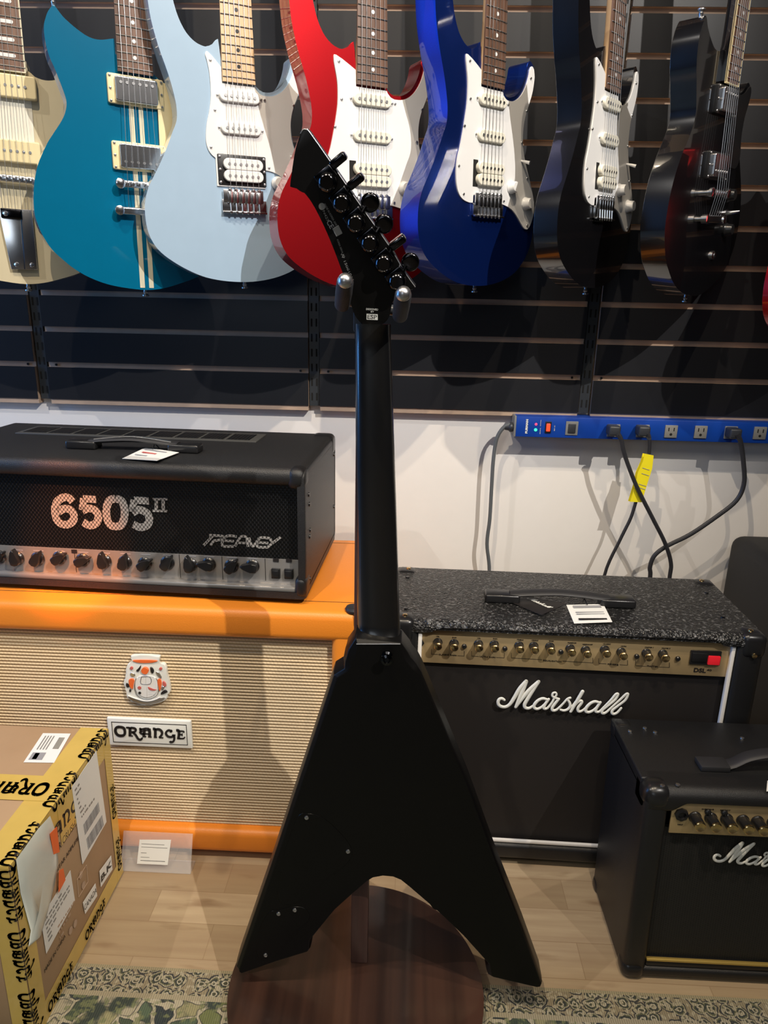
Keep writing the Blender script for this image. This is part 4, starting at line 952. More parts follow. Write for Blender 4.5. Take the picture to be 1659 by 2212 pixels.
# handle, corner protectors, screws
q0, q1 = fm.top(1046, 1280, MH+.010), fm.top(1373, 1302, MH+.010); hy = (q0.y+q1.y)/2
hx0, hx1 = q0.x, q1.x
hl = part('carry_handle', tube(bmesh.new(), [(hx0+.045, hy, MH+.013), (hx0+.08, hy, MH+.017), ((hx0+hx1)/2, hy, MH+.020), (hx1-.08, hy, MH+.017), (hx1-.045, hy, MH+.013)], .014, 12, 4, flat=.35, up=(0, 0, 1)), 'rubber', cm)
for x0, x1 in ((hx0, hx0+.062), (hx1-.062, hx1)): part('handle_end_cap', box(bmesh.new(), x0, x1, hy-.016, hy+.016, MH, MH+.016, .004, 3), 'black_plastic', hl)
for s in (-1, 1):
    x0, x1 = (MW-.040, MW+.0022) if s > 0 else (-MW-.0022, -MW+.040)
    for y0, y1, z0, z1 in ((-.0022, .040, MH-.042, MH+.0022), (MD-.038, MD+.0022, MH-.038, MH+.0022), (-.0022, .036, .012, .052)):
        pr = part('corner_protector', box(bmesh.new(), x0, x1, y0, y1, z0, z1, .012, 4), 'black_plastic', cm)
    part('corner_screw', lathe(bmesh.new(), [(.0045, 0), (.004, .002), (0, .003)], (s*(MW-.022), .016, MH+.002), (0, 0, 1), 14), 'brass', cm)
    part('corner_screw', lathe(bmesh.new(), [(.0045, 0), (.004, .002), (0, .003)], (s*(MW-.022), MD-.016, MH+.002), (0, 0, 1), 14), 'brass', cm)
    part('corner_screw', lathe(bmesh.new(), [(.0045, 0), (.004, .002), (0, .003)], (s*(MW-.018), -.002, MH-.034), (0, -1, 0), 14), 'brass', cm)
    for yy in (.04, MD-.04): part('foot', lathe(bmesh.new(), [(.018, 0), (.020, .014), (0, .015)], (s*(MW-.05), yy, 0), (0, 0, 1), 20), 'rubber', cm)
for xx, yy in ((-.285, .048), (-.287, .195), (.262, .07), (.275, .18)):
    part('top_screw', lathe(bmesh.new(), [(.0040, 0), (.0035, .001), (0, .0014)], (xx, yy, MH), (0, 0, 1), 12), 'black_chrome', cm)
# tags on top
tg, P = hang_tag('swing_tag', 'black folded swing tag with white script, lying on the large combo amplifier', 'price tag', fm, [(1103, 1303), (1137, 1291), (1224, 1308), (1169, 1334)], MH, mat='ink')
bm = script_mesh([[(a*.00003, -b*.00003, wd*.00003) for a, b, wd in st] for st in SCRIPT], 0, .3)
A = fm.top(1140, 1297, MH); B = fm.top(1193, 1318, MH); sc = (B-A).length/(1380*.00003); ang = math.atan2(B.y-A.y, B.x-A.x)
bmesh.ops.transform(bm, matrix=T(A.x, A.y, .0048) @ Matrix.Rotation(ang, 4, 'Z') @ Matrix.Diagonal((sc, sc, sc, 1)) @ RX(-90) @ T(-170*.00003, 0, 330*.00003), verts=bm.verts)
part('script_logo', bm, 'logo', tg, smooth=60)
tg, P = hang_tag('swing_tag', 'white swing tag lying on top of the large combo amplifier', 'price tag', fm, [(1240, 1349), (1223, 1310), (1303, 1309), (1322, 1349)], MH)
for v0, v1, m_ in ((.78, .90, 'paper_grey'), (.52, .55, 'paper_grey'), (.42, .45, 'paper_grey'), (.12, .20, 'ink')): tag_line(tg, P, .15, .9, v0, v1, m_, .0045)
q = fm.top(1268, 1312, MH)
part('string_loop', tube(bmesh.new(), [(q.x, q.y, .005), (q.x-.004, q.y+.010, .012), (q.x-.008, hy-.015, .010)], .0009, 6, 4), 'black_plastic', tg)

# ================================================================ small practice amplifier at the right
fs = Frame(.357, .862, 0, R(0), R(-2.0))
pa_ = thing('practice_amplifier', 'small black practice amplifier with gold panel and rounded corners, at the right edge', 'amplifier', fs.m)
SW, SH, SD = .375, .340, .193
tp = fs.p(1450, 1750, .008); tb = fs.p(1443, 1797, .008); gx0 = (tp.x+tb.x)/2; gx1 = SW-gx0
gpz0 = tb.y+.000; gpz1 = fs.p(1500, 1737, 0).y; gb = fs.p(1392, 2070, .006).y
lips = lambda x: gpz1-.018*(1-smoothstep((min(x, SW-x)-.036)/.026))
part('top_board', lip_board(0, SW, SH, lips, .019, .045, .010), 'tolex_smooth', pa_, smooth=50)
part('top_board_rear', box(bmesh.new(), 0, SW, .028, SD, SH-.020, SH-.0002, .003, 3), 'tolex_smooth', pa_)
for x0, x1 in ((0, gx0-.006), (SW-gx0+.006, SW)): part('side_board', box(bmesh.new(), x0, x1, .001, SD, .004, SH-.006, .009, 3), 'tolex_smooth', pa_)
part('bottom_board', box(bmesh.new(), .0005, SW-.0005, .002, SD-.0008, .0045, gb-.014, .006, 3), 'tolex_smooth', pa_)
part('bottom_rail', bx(gx0-.006, gx1+.006, .006, .020, gb-.016, gb-.002, .002), 'black_plastic', pa_)
part('back_board', bx(.01, SW-.01, SD-.012, SD-.001, .01, SH-.012), 'tolex_smooth', pa_)
part('grille', bx(gx0-.010, gx1+.010, .014, .020, gb-.004, gpz0+.004), 'cloth_diag', pa_)
part('gold_piping', bx(gx0-.006, gx1+.006, .004, .010, gb-.0035, gb+.001, .0015), 'gold_piping', pa_)
sp = part('control_panel', bx(gx0, gx1, .006, .009, gpz0, gpz1+.012, .0008), 'gold', pa_)
for a, b in ((1514, 1787.5), (1549, 1789.7), (1584, 1792), (1619.5, 1794.5), (1652, 1797)):
    brass_knob(sp, cap_to_base(fs, a, b, .006, .023), .006, .0082, .021)
for k in range(5, 8): brass_knob(sp, cap_to_base(fs, 1652+34.5*(k-4), 1797+2.4*(k-4), .006, .023), .006, .0082, .021)
for a, b in ((1529.5, 1755), (1565, 1756.5)):
    p = fs.p(a, b, .004); part('push_button', lathe(bmesh.new(), [(.0046, 0), (.0046, .003), (.003, .0045), (0, .005)], (p.x, .006, p.y), (0, -1, 0), 16), 'black_plastic', sp)
p = fs.p(1473, 1761, .003)
part('input_jack', lathe(bmesh.new(), [(.0100, 0), (.0100, .004), (.0062, .0052), (.0060, .0015), (0, .0015)], (p.x, .006, p.y), (0, -1, 0), 8), 'black_plastic', sp)
px_txt(fs, 'INPUT', (1464, 1781), (1475, 1782), .0020, .0057, 'ink', sp, 'caption')
px_txt(fs, 'OVERDRIVE', (1516, 1748), (1542, 1749), .0020, .0057, 'ink', sp, 'caption'); px_txt(fs, 'SELECT', (1556, 1750), (1578, 1751), .0020, .0057, 'ink', sp, 'caption')
P0 = fs.p(1540, 1845, .010); P1 = fs.p(1582, 1817, .010); sc = (P1.y-P0.y)/190.*.98
S = [[(P0.x+(a-165)*sc*1.02, P0.y-(b-340)*sc-(a-165)*sc*.0, wd*sc) for a, b, wd in st] for st in SCRIPT]
part('script_logo', script_mesh(S, .007), 'logo', pa_, smooth=60)
for x0, x1, y0, y1, z0, z1, bv in ((-.002, .040, -.002, .040, SH-.038, SH+.002, .017), (-.002, .032, SD-.032, SD+.002, SH-.030, SH+.002, .012), (-.002, .034, -.002, .034, .000, .030, .012), (-.002, .030, SD-.032, SD+.002, .000, .030, .012), (SW-.040, SW+.002, -.002, .040, SH-.038, SH+.002, .017), (SW-.034, SW+.002, -.002, .034, .0, .030, .012)):
    part('corner_protector', box(bmesh.new(), x0, x1, y0, y1, z0, z1, bv, 5), 'black_plastic', pa_)
for px, py in ((1431, 1698), (1464, 1696), (1393, 1573), (1415, 1582), (1603, 1595), (1361, 1580)):
    p = fs.top(px, py, SH); part('top_screw', lathe(bmesh.new(), [(.0036, 0), (.0032, .0018), (0, .0026)], (p.x, p.y, SH), (0, 0, 1), 14), 'chrome_dull', pa_)
q0 = fs.top(1507, 1648, SH+.004); q1 = fs.top(1572, 1655, SH+.004); hy = (q0.y+q1.y)/2; qm = SW/2+.02
hl = part('carry_handle', tube(bmesh.new(), [(q0.x, hy, SH+.004), (q1.x, hy, SH+.005), (q1.x+.028, hy, SH+.020), (q1.x+.060, hy, SH+.028), (q1.x+.10, hy, SH+.028), (q1.x+.132, hy, SH+.020), (q1.x+.16, hy, SH+.005), (q1.x+.16+(q1.x-q0.x), hy, SH+.004)], .012, 12, 4, flat=.30, up=(0, 0, 1)), 'rubber', pa_)
part('handle_end_cap', box(bmesh.new(), q0.x-.001, q1.x, hy-.014, hy+.014, SH, SH+.009, .002), 'rubber', hl)
t2, P = hang_tag('swing_tag', 'corner of a white tag on the small practice amplifier, at the photo edge', 'price tag', fs, [(1655, 1712), (1657, 1690), (1690, 1690), (1690, 1712)], SH)
tag_line(t2, P, .2, .8, .3, .4, 'paper_grey')

# ================================================================ tall dark cabinet behind, at the right edge
ct = aty(1625, 1154, 1.560); ce = aty(1566, 1220, 1.560)
fc = Frame(ce.x, 1.19, 0)
kc = thing('speaker_cabinet', 'plain black speaker cabinet with rounded corners, standing behind the amplifiers at the right', 'speaker cabinet', fc.m)
part('cabinet_shell', box(bmesh.new(), 0, .60, 0, .375, .012, ct.z, .026, 5), 'tolex_cab', kc)
part('front_recess', bx(.05, .55, -.002, .004, .06, ct.z-.060, .002), 'cloth', kc)
part('edge_trim', tube(bmesh.new(), [(.012, .350, ct.z-.006), (.012, .18, ct.z-.006), (.012, .025, ct.z-.006)], .0011, 8, 2), 'brass', kc)
for xx in (.07, .53):
    for yy in (.06, .31): part('foot', lathe(bmesh.new(), [(.018, 0), (.020, .013), (0, .013)], (xx, yy, 0), (0, 0, 1), 16), 'rubber', kc)
# ================================================================ power strip and cords under the wall panels
s0, s1 = aty(1112, 899, 1.535), aty(1112, 943, 1.535); sx1 = .95
zt = (s0.z); zb = s1.z
fp = Frame(s0.x, 1.535, zb)
ps = thing('power_strip', 'long blue metal power strip with grey outlets, fixed along the white wall', 'power strip', fp.m)
H = zt-zb; Lx = sx1-s0.x
hs_ = part('housing', bx(.004, Lx, 0, WY-1.535, 0, H, .0012), 'strip_blue', ps)
part('end_cap', bx(0, .0045, -.0005, WY-1.535, -.0005, H+.0005, .001), 'outlet', ps)
part('cord_grip', lathe(bmesh.new(), [(.009, 0), (.011, .003), (.011, .007), (.008, .010), (.0065, .018), (0, .018)], (0, .012, H*.42), (-1, 0, 0), 16), 'plug', ps)
def SP(px, py, y=0): return fp.p(px, py, y)
def pbx(name, x0, x1, z0, z1, y0, y1, mat, par, bev=.0008): return part(name, bx(x0, x1, y0, y1, z0, z1, bev), mat, par)
for px in (1232+3, 1325, 1388, 1449, 1513, 1578, 1641, 1705):
    c = SP(px, 926+(px-1232)*.018+(2 if px > 1300 else -1)); w_ = .0132
    if px < 1240:
        o = pbx('covered_outlet', c.x-w_, c.x+w_, c.y-.015, c.y+.015, -.0018, .001, 'outlet', ps); pbx('cover', c.x-.008, c.x+.008, c.y-.0095, c.y+.0095, -.0045, -.001, 'plug', o); continue
    o = pbx('outlet', c.x-w_, c.x+w_, c.y-.0135, c.y+.0135, -.0028, .001, 'outlet', ps)
    pbx('slot', c.x-.0065, c.x-.0045, c.y+.001, c.y+.0085, -.0032, -.002, 'void', o, 0); pbx('slot', c.x+.0045, c.x+.0065, c.y+.001, c.y+.0085, -.0032, -.002, 'void', o, 0)
    part('ground_hole', cyl(bmesh.new(), (c.x, -.002, c.y-.006), (0, -1, 0), .0028, .0012, 12), 'void', o)
def ptxt(s, p0, p1, h, mat='logo', bold=0): return px_txt(fp, s, p0, p1, h, -.0006, mat, ps, 'lettering', bold=bold)
c = SP(1138, 921); bm = text_bm('FURMAN', .0062, T(c.x, -.0006, c.y) @ RY(-90) @ FACE, .0003, 1.25, bold=.0004); part('brand_lettering', bm, 'logo', ps, smooth=20)
for px, py, m_, r in ((1158, 916.5, 'led_red', .0028), (1157, 928.5, 'led_green', .0034)):
    c = SP(px, py); part('indicator_lamp', lathe(bmesh.new(), [(r, 0), (r*.8, .0015), (0, .002)], (c.x, 0, c.y), (0, -1, 0), 14), m_, ps)
c = SP(1184, 923); o = pbx('switch_frame', c.x-.0065, c.x+.0065, c.y-.0125, c.y+.0125, -.0022, .001, 'black_plastic', ps); pbx('lit_rocker', c.x-.0042, c.x+.0042, c.y-.0085, c.y+.0085, -.0045, -.001, 'rocker', o, .0015)
for px, py, s in ((1168, 914, 'PROTECTION'), (1167, 931, 'GROUND OK')):
    c = SP(px, py); part('caption', text_bm(s, .0022, T(c.x, -.0005, c.y) @ RY(-90) @ FACE, .0002), 'logo', ps, smooth=20)
c = SP(1198, 925); part('caption', text_bm('RESET - ON', .0024, T(c.x, -.0005, c.y) @ RY(-90) @ FACE, .0002), 'logo', ps, smooth=20)

def cord(name, label, pts, Y, r, mat, plug=None, depth_end=.05):
    P = []
    for i, q in enumerate(pts):
        y = Y(i/(len(pts)-1)) if callable(Y) else Y
        P.append(aty(q[0], q[1], y))
    P.append(Vector((P[-1].x, P[-1].y+.0, P[-1].z-.12))); P.append(Vector((P[-1].x+.01, P[-1].y+.01, P[-1].z-.18)))
    g = thing(name, label, 'power cable', Matrix.Translation(P[0]), 'power cords hanging from the blue strip')
    part('cable', tube(bmesh.new(), [p-P[0] for p in P], r, 10, 6), mat, g)
    if plug:
        a, b = plug; A = aty(a[0], a[1], 1.530)-P[0]; B = P[1]-P[0]
        bm = bmesh.new(); box(bm, A.x-.012, A.x+.012, -.030+(1.530-P[0].y), .002+(1.530-P[0].y), A.z-.011, A.z+.010, .004, 3)
        part('plug_body', bm, 'plug', g)
        part('strain_relief', tube(bmesh.new(), [(A.x+.003, -.022+(1.530-P[0].y), A.z-.004), ((A.x+B.x)/2+.003, -.024+(1.53-P[0].y), (A.z+B.z)/2), (B.x, B.y, B.z)], lambda t: .0072-.0030*t, 10, 3), 'plug', g)
    return g
cord('power_cable', 'grey cord curving down from the left end of the blue power strip', [(1112, 917), (1092, 920), (1074, 945), (1066, 990), (1062, 1050), (1058, 1120), (1052, 1175), (1057, 1235)], 1.545, .0042, 'cord_grey')
cord('power_cable', 'black cord plugged into the first outlet, running behind the yellow tag', [(1336, 938), (1342, 950), (1350, 985), (1375, 1050), (1410, 1120), (1436, 1172), (1449, 1215), (1446, 1250)], 1.490, .0044, 'cord', ((1321, 926), None))
g = cord('power_cable', 'black cord wrapped in a bright yellow warning tag', [(1399, 936), (1403, 950), (1402, 980), (1392, 1030), (1374, 1083), (1362, 1120), (1340, 1165), (1306, 1242)], 1.502, .0036, 'cord', ((1384, 927), None))
yt = [(1393, 980), (1412, 984), (1409, 1012), (1400, 1040), (1386, 1085), (1361, 1084), (1372, 1048), (1378, 1020), (1388, 998)]
o0 = g.matrix_world.translation
bm = bmesh.new(); A = [aty(a, b, 1.4955)-o0 for a, b in yt]
quad(bm, A, .0008, (0, 1, 0)); A2 = [v+Vector((-.0015, .009, -.001)) for v in A]; quad(bm, A2, .0008, (0, 1, 0))
part('yellow_tag', bm, 'yellow', g)
for (a, b), (c_, d_) in (((1388, 1010), (1403, 1015)), ((1386, 1022), (1402, 1027)), ((1380, 1045), (1396, 1050)), ((1379, 1052), (1394, 1057))):
    A, B = aty(a, b, 1.4950)-o0, aty(c_, d_, 1.4950)-o0
    part('tag_print', quad(bmesh.new(), [A, B, B+Vector((0, 0, -.0012)), A+Vector((0, 0, -.0012))], .0002, (0, -1, 0)), 'paper_grey', g)
cord('power_cable', 'thick black cord plugged in at the right, looping back over the white wall', [(1592, 938), (1600, 955), (1606, 1000), (1607, 1045), (1590, 1082), (1545, 1118), (1490, 1155), (1440, 1180), (1414, 1200), (1404, 1225), (1404, 1250)], 1.500, .0048, 'cord', ((1578, 932), None))

# ================================================================ rug, display stand and the black angular guitar
ry = atz(480, 2100, 0).y
rg = obj('rug', bx(-.95, 1.1, -1.2, 0, 0, .004, .0015), 'rug', loc=(0, ry, 0)); tag(rg, 'olive and cream floral rug on the wooden floor, in the foreground', 'rug')

fd = Frame(-.053, .806, 0)
st = thing('guitar_stand', 'dark wooden display stand with a round base and padded yoke, holding the black guitar', 'guitar stand', fd.m)
disc = [(.188*math.cos(2*math.pi*k/96), .188*math.sin(2*math.pi*k/96)) for k in range(96)]
bm = prism(disc, -.028, -.006, .0025, .001, 3); bmesh.ops.rotate(bm, verts=bm.verts, matrix=Matrix.Rotation(R(90), 3, 'X'))
bm2 = bm
for v in bm.verts: v.co.z = abs(v.co.z)
part('round_base', bm, 'walnut', st)
c = atz(770, 2250, .029); 
part('rubber_pad', lathe(bmesh.new(), [(.058, 0), (.058, .003), (.054, .0042), (.050, .003), (0, .003)], (c.x+.053, c.y-.806-.047, .028), (0, 0, 1), 48), 'rubber', st)
pA, pB = aty(757.5, 2086, .842), aty(793, 2086, .842); px0, px1 = pA.x+.053, pB.x+.053
part('post', box(bmesh.new(), px0, px1, .036, .062, .028, .975, .0015), 'walnut_post', st)
OFF = Vector((-.053, .806, 0)); ends = []
for (tx, ty), (bx_, by_) in (((746, 606), (740, 652)), ((871.5, 634), (865, 676))):
    t_ = aty(tx, ty, .748)-OFF; b_ = aty(bx_, by_, .800)-OFF; b2 = aty(bx_+(8 if bx_ < 800 else -4), by_-4, .856)-OFF; ends.append(b2)
    pr = part('prong', tube(bmesh.new(), [b2, b2*.5+b_*.5, b_, t_], .0050, 12, 2), 'steel_black', st)
    ax = (t_-b_).normalized(); L = (t_-b_).length
    part('foam_sleeve', lathe(bmesh.new(), [(.0045, -.010), (.0084, -.008), (.0090, L*.5), (.0086, L-.004), (.0070, L), (.0045, L+.0005)], b_, ax, 24), 'foam', pr)
    part('end_cap', lathe(bmesh.new(), [(.0080, L-.001), (.0074, L+.002), (.0052, L+.0048), (.0022, L+.0062), (0, L+.0065)], b_, ax, 24), 'chrome_dull', pr)
mid = (ends[0]+ends[1])/2
yk = part('yoke', tube(bmesh.new(), [ends[0], mid+Vector((0, .004, -.002)), ends[1]], .006, 12, 4), 'steel_black', st)
part('yoke_block', box(bmesh.new(), px0-.004, px1+.004, .034, .064, mid.z-.03, mid.z+.012, .003), 'steel_black', st)

VY = .795
fv = Frame(aty(815, 1390, VY).x, VY, aty(815, 1390, VY).z)
vg = thing('electric_guitar', 'satin black angular arrow-shaped electric guitar seen from behind, hanging on the wooden stand', 'electric guitar', fv.m)
BK = [(771,1392),(769.5,1410),(765,1427),(759,1440),(748,1452),(729,1464),(650,1700),(590,1881),(516.5,2094),(517,2100),(522,2103),(596,2077),(664,2056),(667,2050),(668.8,2031),(723,1965),(762,1930),(792.5,1904),(805.5,1896),(827,1892),(849,1894),(866,1901),(883.6,1915),(929,1954),(936,1964),(944,1967),(1001,2021),(1056,2082),(1059,2090),(1062,2108),(1066,2111),(1160,2133),(1167,2132),(1169,2126),(1131,2021),(1070,1867),(1009.5,1700),(908,1458),(890.4,1445),(876,1429),(869,1415),(866.5,1392)]
Vp = [fv.p(a, b, 0) for a, b in BK]
# outward offset of the outline: the sides are carved, so the front is a little wider than the back
def offset(P, fn):
    n = len(P); out = []
    for i in range(n):
        a, b = P[i-1], P[(i+1) % n]; d = (b-a).normalized(); nr = Vector((-d.y, d.x))
        out.append(P[i]+nr*fn(nr, P[i]))
    return out
area2 = sum(Vp[i-1].x*Vp[i].y-Vp[i].x*Vp[i-1].y for i in range(len(Vp)))
sg = 1 if area2 < 0 else -1
def off_fn(nr, p):
    o = nr*sg; w_ = .0015+.0055*max(0, -o.x)+.0015*max(0, o.x)
    if p.y > -.04 and p.y < -.002: w_ += .0065
    if p.y >= -.002: w_ = .0005
    if o.y < -.4 or (abs(p.x) < .12 and p.y < -.23 and abs(o.x) < .8 and o.y < 0): w_ = .0008
    return w_*sg
Vo = offset(Vp, off_fn)
bm = bmesh.new(); n = len(Vp)
R0 = [bm.verts.new((p.x, 0, p.y)) for p in Vp]; R1 = [bm.verts.new((q.x*.75+p.x*.25, .004, q.y*.75+p.y*.25)) for p, q in zip(Vp, Vo)]
R2 = [bm.verts.new((q.x, .013, q.y)) for q in Vo]; R3 = [bm.verts.new((q.x, .038, q.y)) for q in Vo]; R4 = [bm.verts.new((q.x*.8+p.x*.2, .0415, q.y*.8+p.y*.2)) for p, q in zip(Vp, Vo)]
bm.faces.new(R0); bm.faces.new(R4[::-1])
for A, B in ((R0, R1), (R1, R2), (R2, R3), (R3, R4)):
    for i in range(n): bm.faces.new((A[i], A[(i+1) % n], B[(i+1) % n], B[i]))
bd = part('body', bm, 'satin_black', vg, smooth=28)
md = bd.modifiers.new('edge_rounding', 'BEVEL'); md.width = .0009; md.segments = 2; md.limit_method = 'ANGLE'; md.angle_limit = R(25); weighted(bd)
# neck: D-section, swelling into a heel block
zn = fv.p(804, 706, .018).y; zh = 0.
def nx(py, dy): return fv.p(0, py, dy)
nL = [(1388, 772.5, 865), (1300, 771, 862), (1100, 768.5, 856), (900, 767, 849.5), (720, 765.5, 843.5), (690, 765.5, 844)]
bm = bmesh.new(); rings = []
prof = [(1388, .000, .0065), (1383, .002, .0080), (1374, .0085, .011), (1362, .0135, .0), (1345, .0155, .0), (1300, .0165, 0), (1100, .0175, 0), (900, .0185, 0), (760, .0195, 0), (718, .0195, 0), (700, .016, 0)]
def lerp_n(py):
    for (a, l0, r0), (b, l1, r1) in zip(nL, nL[1:]):
        if b <= py <= a: t = (a-py)/(a-b); return l0+(l1-l0)*t, r0+(r1-r0)*t
    return nL[-1][1:]
for py, yb, ex in prof:
    l, r_ = lerp_n(py); A = fv.p(l, py, .028); B = fv.p(r_, py, .028); z = (A.y+B.y)/2; cx_ = (A.x+B.x)/2; hw_ = (B.x-A.x)/2
    ring_ = []
    yc_ = .034; dep = yc_-yb; k = 20; sq = 1.0 if py < 1370 else .55
    for j in range(k+1):
        a = math.pi*j/k; cx2 = math.copysign(abs(math.cos(a))**(.80 if sq == 1 else .5), math.cos(a)); s2 = max(0, math.sin(a))**(.9 if sq == 1 else .5)
        ring_.append((cx_-hw_*cx2, yc_-dep*s2, z))
    ring_ += [(cx_+hw_, .0415, z), (cx_-hw_, .0415, z)]
    rings.append([bm.verts.new(v) for v in ring_])
for A, B in zip(rings, rings[1:]):
    for i in range(len(A)): bm.faces.new((A[i], A[(i+1) % len(A)], B[(i+1) % len(B)], B[i]))
bm.faces.new(rings[0]); bm.faces.new(rings[-1])
part('neck', bm, 'gloss_neck', vg, smooth=60)
A = fv.p(768, 1390, .0); B = fv.p(866, 1390, .0)
part('heel_line', tube(bmesh.new(), [(A.x+.001, -.0002, A.y-.0006), (B.x-.001, -.0002, B.y-.0006)], .0007, 6, 1), 'chrome_dull', vg)
zt_ = fv.p(804, 706, .04).y; 
fa0, fb0, fa1, fb1 = fv.p(773, 1380, .04).x+.002, fv.p(864, 1380, .04).x-.004, fv.p(766, 712, .04).x+.004, fv.p(843, 712, .04).x-.007
part('fingerboard', prism([(fa0, -.03), (fb0, -.03), (fb1, zt_), (fa1, zt_)], .0400, .0460, 0, .001), 'rosewood', vg)
# strap button and cavity covers on the back
c = fv.p(836, 1419, -.004)
part('strap_button', lathe(bmesh.new(), [(.0068, 0), (.0068, .003), (.0045, .005), (.0045, .009), (.0072, .0115), (.0072, .0130), (.0040, .0142), (.0030, .0125), (0, .0125)], (c.x, 0, c.y), (0, -1, 0), 24), 'black_chrome', vg)
cv = part('control_cover', prism(catmull([fv.p(a, b, 0) for a, b in ((640,1770),(663,1757),(700,1768),(740,1805),(760,1835),(752,1862),(700,1900),(640,1950),(600,1940),(610,1860))], 4), -.0006, .001, .0004, 0, 1), 'satin_black', vg)
cv2 = part('switch_cover', prism(catmull([fv.p(a, b, 0) for a, b in ((580,1972),(600,1966),(640,1958),(662,1965),(668,1985),(640,2010),(600,2060),(572,2072),(555,2060),(560,2010))], 4), -.0006, .001, .0004, 0, 1), 'satin_black', vg)
for a, b, q in ((662.5, 1765.5, cv), (752, 1838.5, cv), (602, 1973, cv2), (637, 1965, cv2), (574, 2062, cv2)):
    p = fv.p(a, b, 0); part('screw', lathe(bmesh.new(), [(.0030, 0), (.0028, .0012), (.0012, .0016), (0, .001)], (p.x, -.0005, p.y), (0, -1, 0), 14), 'chrome_dull', q)
# headstock on its own backward-tilted plane
hz = fv.p(804, 690, .018); HT = R(13)
fk = Frame(fv.o.x+hz.x, VY+.0195, fv.o.z+hz.y-.004, 0, HT)
HSO = [(655,279),(663,280),(668.6,285),(716.5,353.6),(785,453),(843,534.5),(870,582),(898,620),(890,626),(868,630),(852,642),(846,660),(842,680),(834,694),(820,703),(800,707),(782,700),(766,680),(758,655),(750,625),(743.5,597),(739,586.5),(729,559.5),(716,526),(700,489),(679,447),(662,422),(648,410),(626,403.5),(632,360),(638.5,322),(649,289)]
hp_ = [fk.p(a, b, 0) for a, b in HSO]
bm = prism(catmull(hp_, 3, sharp={2, 7, 8, 28}), 0, .0155, .0010, .001, 2)
inv_ = fv.m.inverted() @ fk.m; bmesh.ops.transform(bm, matrix=inv_, verts=bm.verts)
hk = part('headstock', bm, 'satin_black', vg)
def hpart(name, bm, mat, par=None, **k):
    bmesh.ops.transform(bm, matrix=inv_, verts=bm.verts); return part(name, bm, mat, par or vg, **k)
bm = tube(bmesh.new(), [Vector((p.x, .0004, p.y)) for p in [fk.p(a, b, 0) for a, b in ((649,289),(655,279.5),(662,280),(668.6,285.5),(716.5,354),(785,453.5),(843,535),(870,582.5),(897,620))]], .0006, 6, 2)
hpart('edge_highlight_line', bm, 'chrome_dull', hk)  # bright line modelled in place of the glint along the headstock edge
tun = [(706, 395, 728, 349, 0), (738, 441, 766, 394, 1), (768.4, 484.6, 799, 439, 2), (798.6, 528, 829, 485, 3), (828.7, 572, 857, 526, 0), (857.8, 611, 886, 568, 2)]
for cx_, cy_, bx_, by_, kind in tun:
    c = fk.p(cx_, cy_, -.012); edge = fk.p(bx_, by_, -.004)
    dirv = Vector((.80, .60))     # towards the button: up and right on the sloped edge
    d3 = Vector((dirv.x, 0, dirv.y)); pz = Vector((-dirv.y, 0, dirv.x)); cc = Vector((c.x, 0, c.y))
    bm = lathe(bmesh.new(), [(.0098, 0), (.0098, -.0085), (.0088, -.0115), (.0068, -.0130), (.0062, -.0122), (0, -.0122)], (c.x, 0, c.y), (0, 1, 0), 28)
    tb = hpart('tuner', bm, 'black_chrome', vg)
    bm = bmesh.new(); mxx = Matrix((( d3.x, 0, pz.x, c.x), (0, 1, 0, 0), (d3.z, 0, pz.z, c.y), (0, 0, 0, 1)))
    box(bm, -.0085, .0120, -.0078, 0, -.0010, .0125, .0016, 3, mxx)
    hpart('tuner_housing', bm, 'black_chrome', tb)
    bm = bmesh.new(); b3 = Vector((edge.x, .001, edge.y))
    st_ = cc+d3*.010+Vector((0, -.0035, 0))+pz*.004
    tube(bm, [st_, b3-d3*.006+Vector((0, -.002, 0))], .0022, 10, 1); hpart('tuner_shaft', bm, 'black_chrome', tb)
    w_ = (.0026, .0026, .0088, .0088)[kind]
    bm = bmesh.new()
    if kind in (0, 1): box(bm, -.0080, .0105, -.0085, .0085, -.0044, .0044, .0026, 3)
    else:
        bmesh.ops.create_uvsphere(bm, u_segments=20, v_segments=12, radius=1.0)
        for v in bm.verts: v.co = Vector((v.co.x*.0098, math.copysign(min(abs(v.co.y)*.0042, .0028), v.co.y), v.co.z*.0098))
    bmesh.ops.transform(bm, matrix=Matrix(((d3.x, 0, pz.x, b3.x), (0, 1, 0, b3.y), (d3.z, 0, pz.z, b3.z), (0, 0, 0, 1))), verts=bm.verts)
    hpart('tuner_button', bm, 'black_chrome', tb, smooth=40)
def htext(s, p0, p1, h, name='lettering', mat='paper_grey', bold=0):
    A, B = fk.p(*p0), fk.p(*p1); c = (A+B)/2; wd = (B-A).length; ang = math.atan2(B.y-A.y, B.x-A.x)
    bm = text_bm(s, h*1.38, Matrix.Identity(4), .0001, bold=bold); xs = [v.co.x for v in bm.verts]; ys = [v.co.y for v in bm.verts]
    sx = wd/(max(xs)-min(xs)); mx_ = (max(xs)+min(xs))/2; my = (max(ys)+min(ys))/2
    for v in bm.verts: v.co.x = (v.co.x-mx_)*sx; v.co.y -= my
    bmesh.ops.transform(bm, matrix=T(c.x, -.0003, c.y) @ RY(-math.degrees(ang)) @ FACE, verts=bm.verts); return hpart(name, bm, mat, hk, smooth=20)
htext('DESIGNED', (791, 667.5), (817, 668.5), .0021, mat='logo'); htext('BY', (801, 673), (808, 673.3), .0018, mat='logo')
A, B = fk.p(792, 684), fk.p(816, 685)
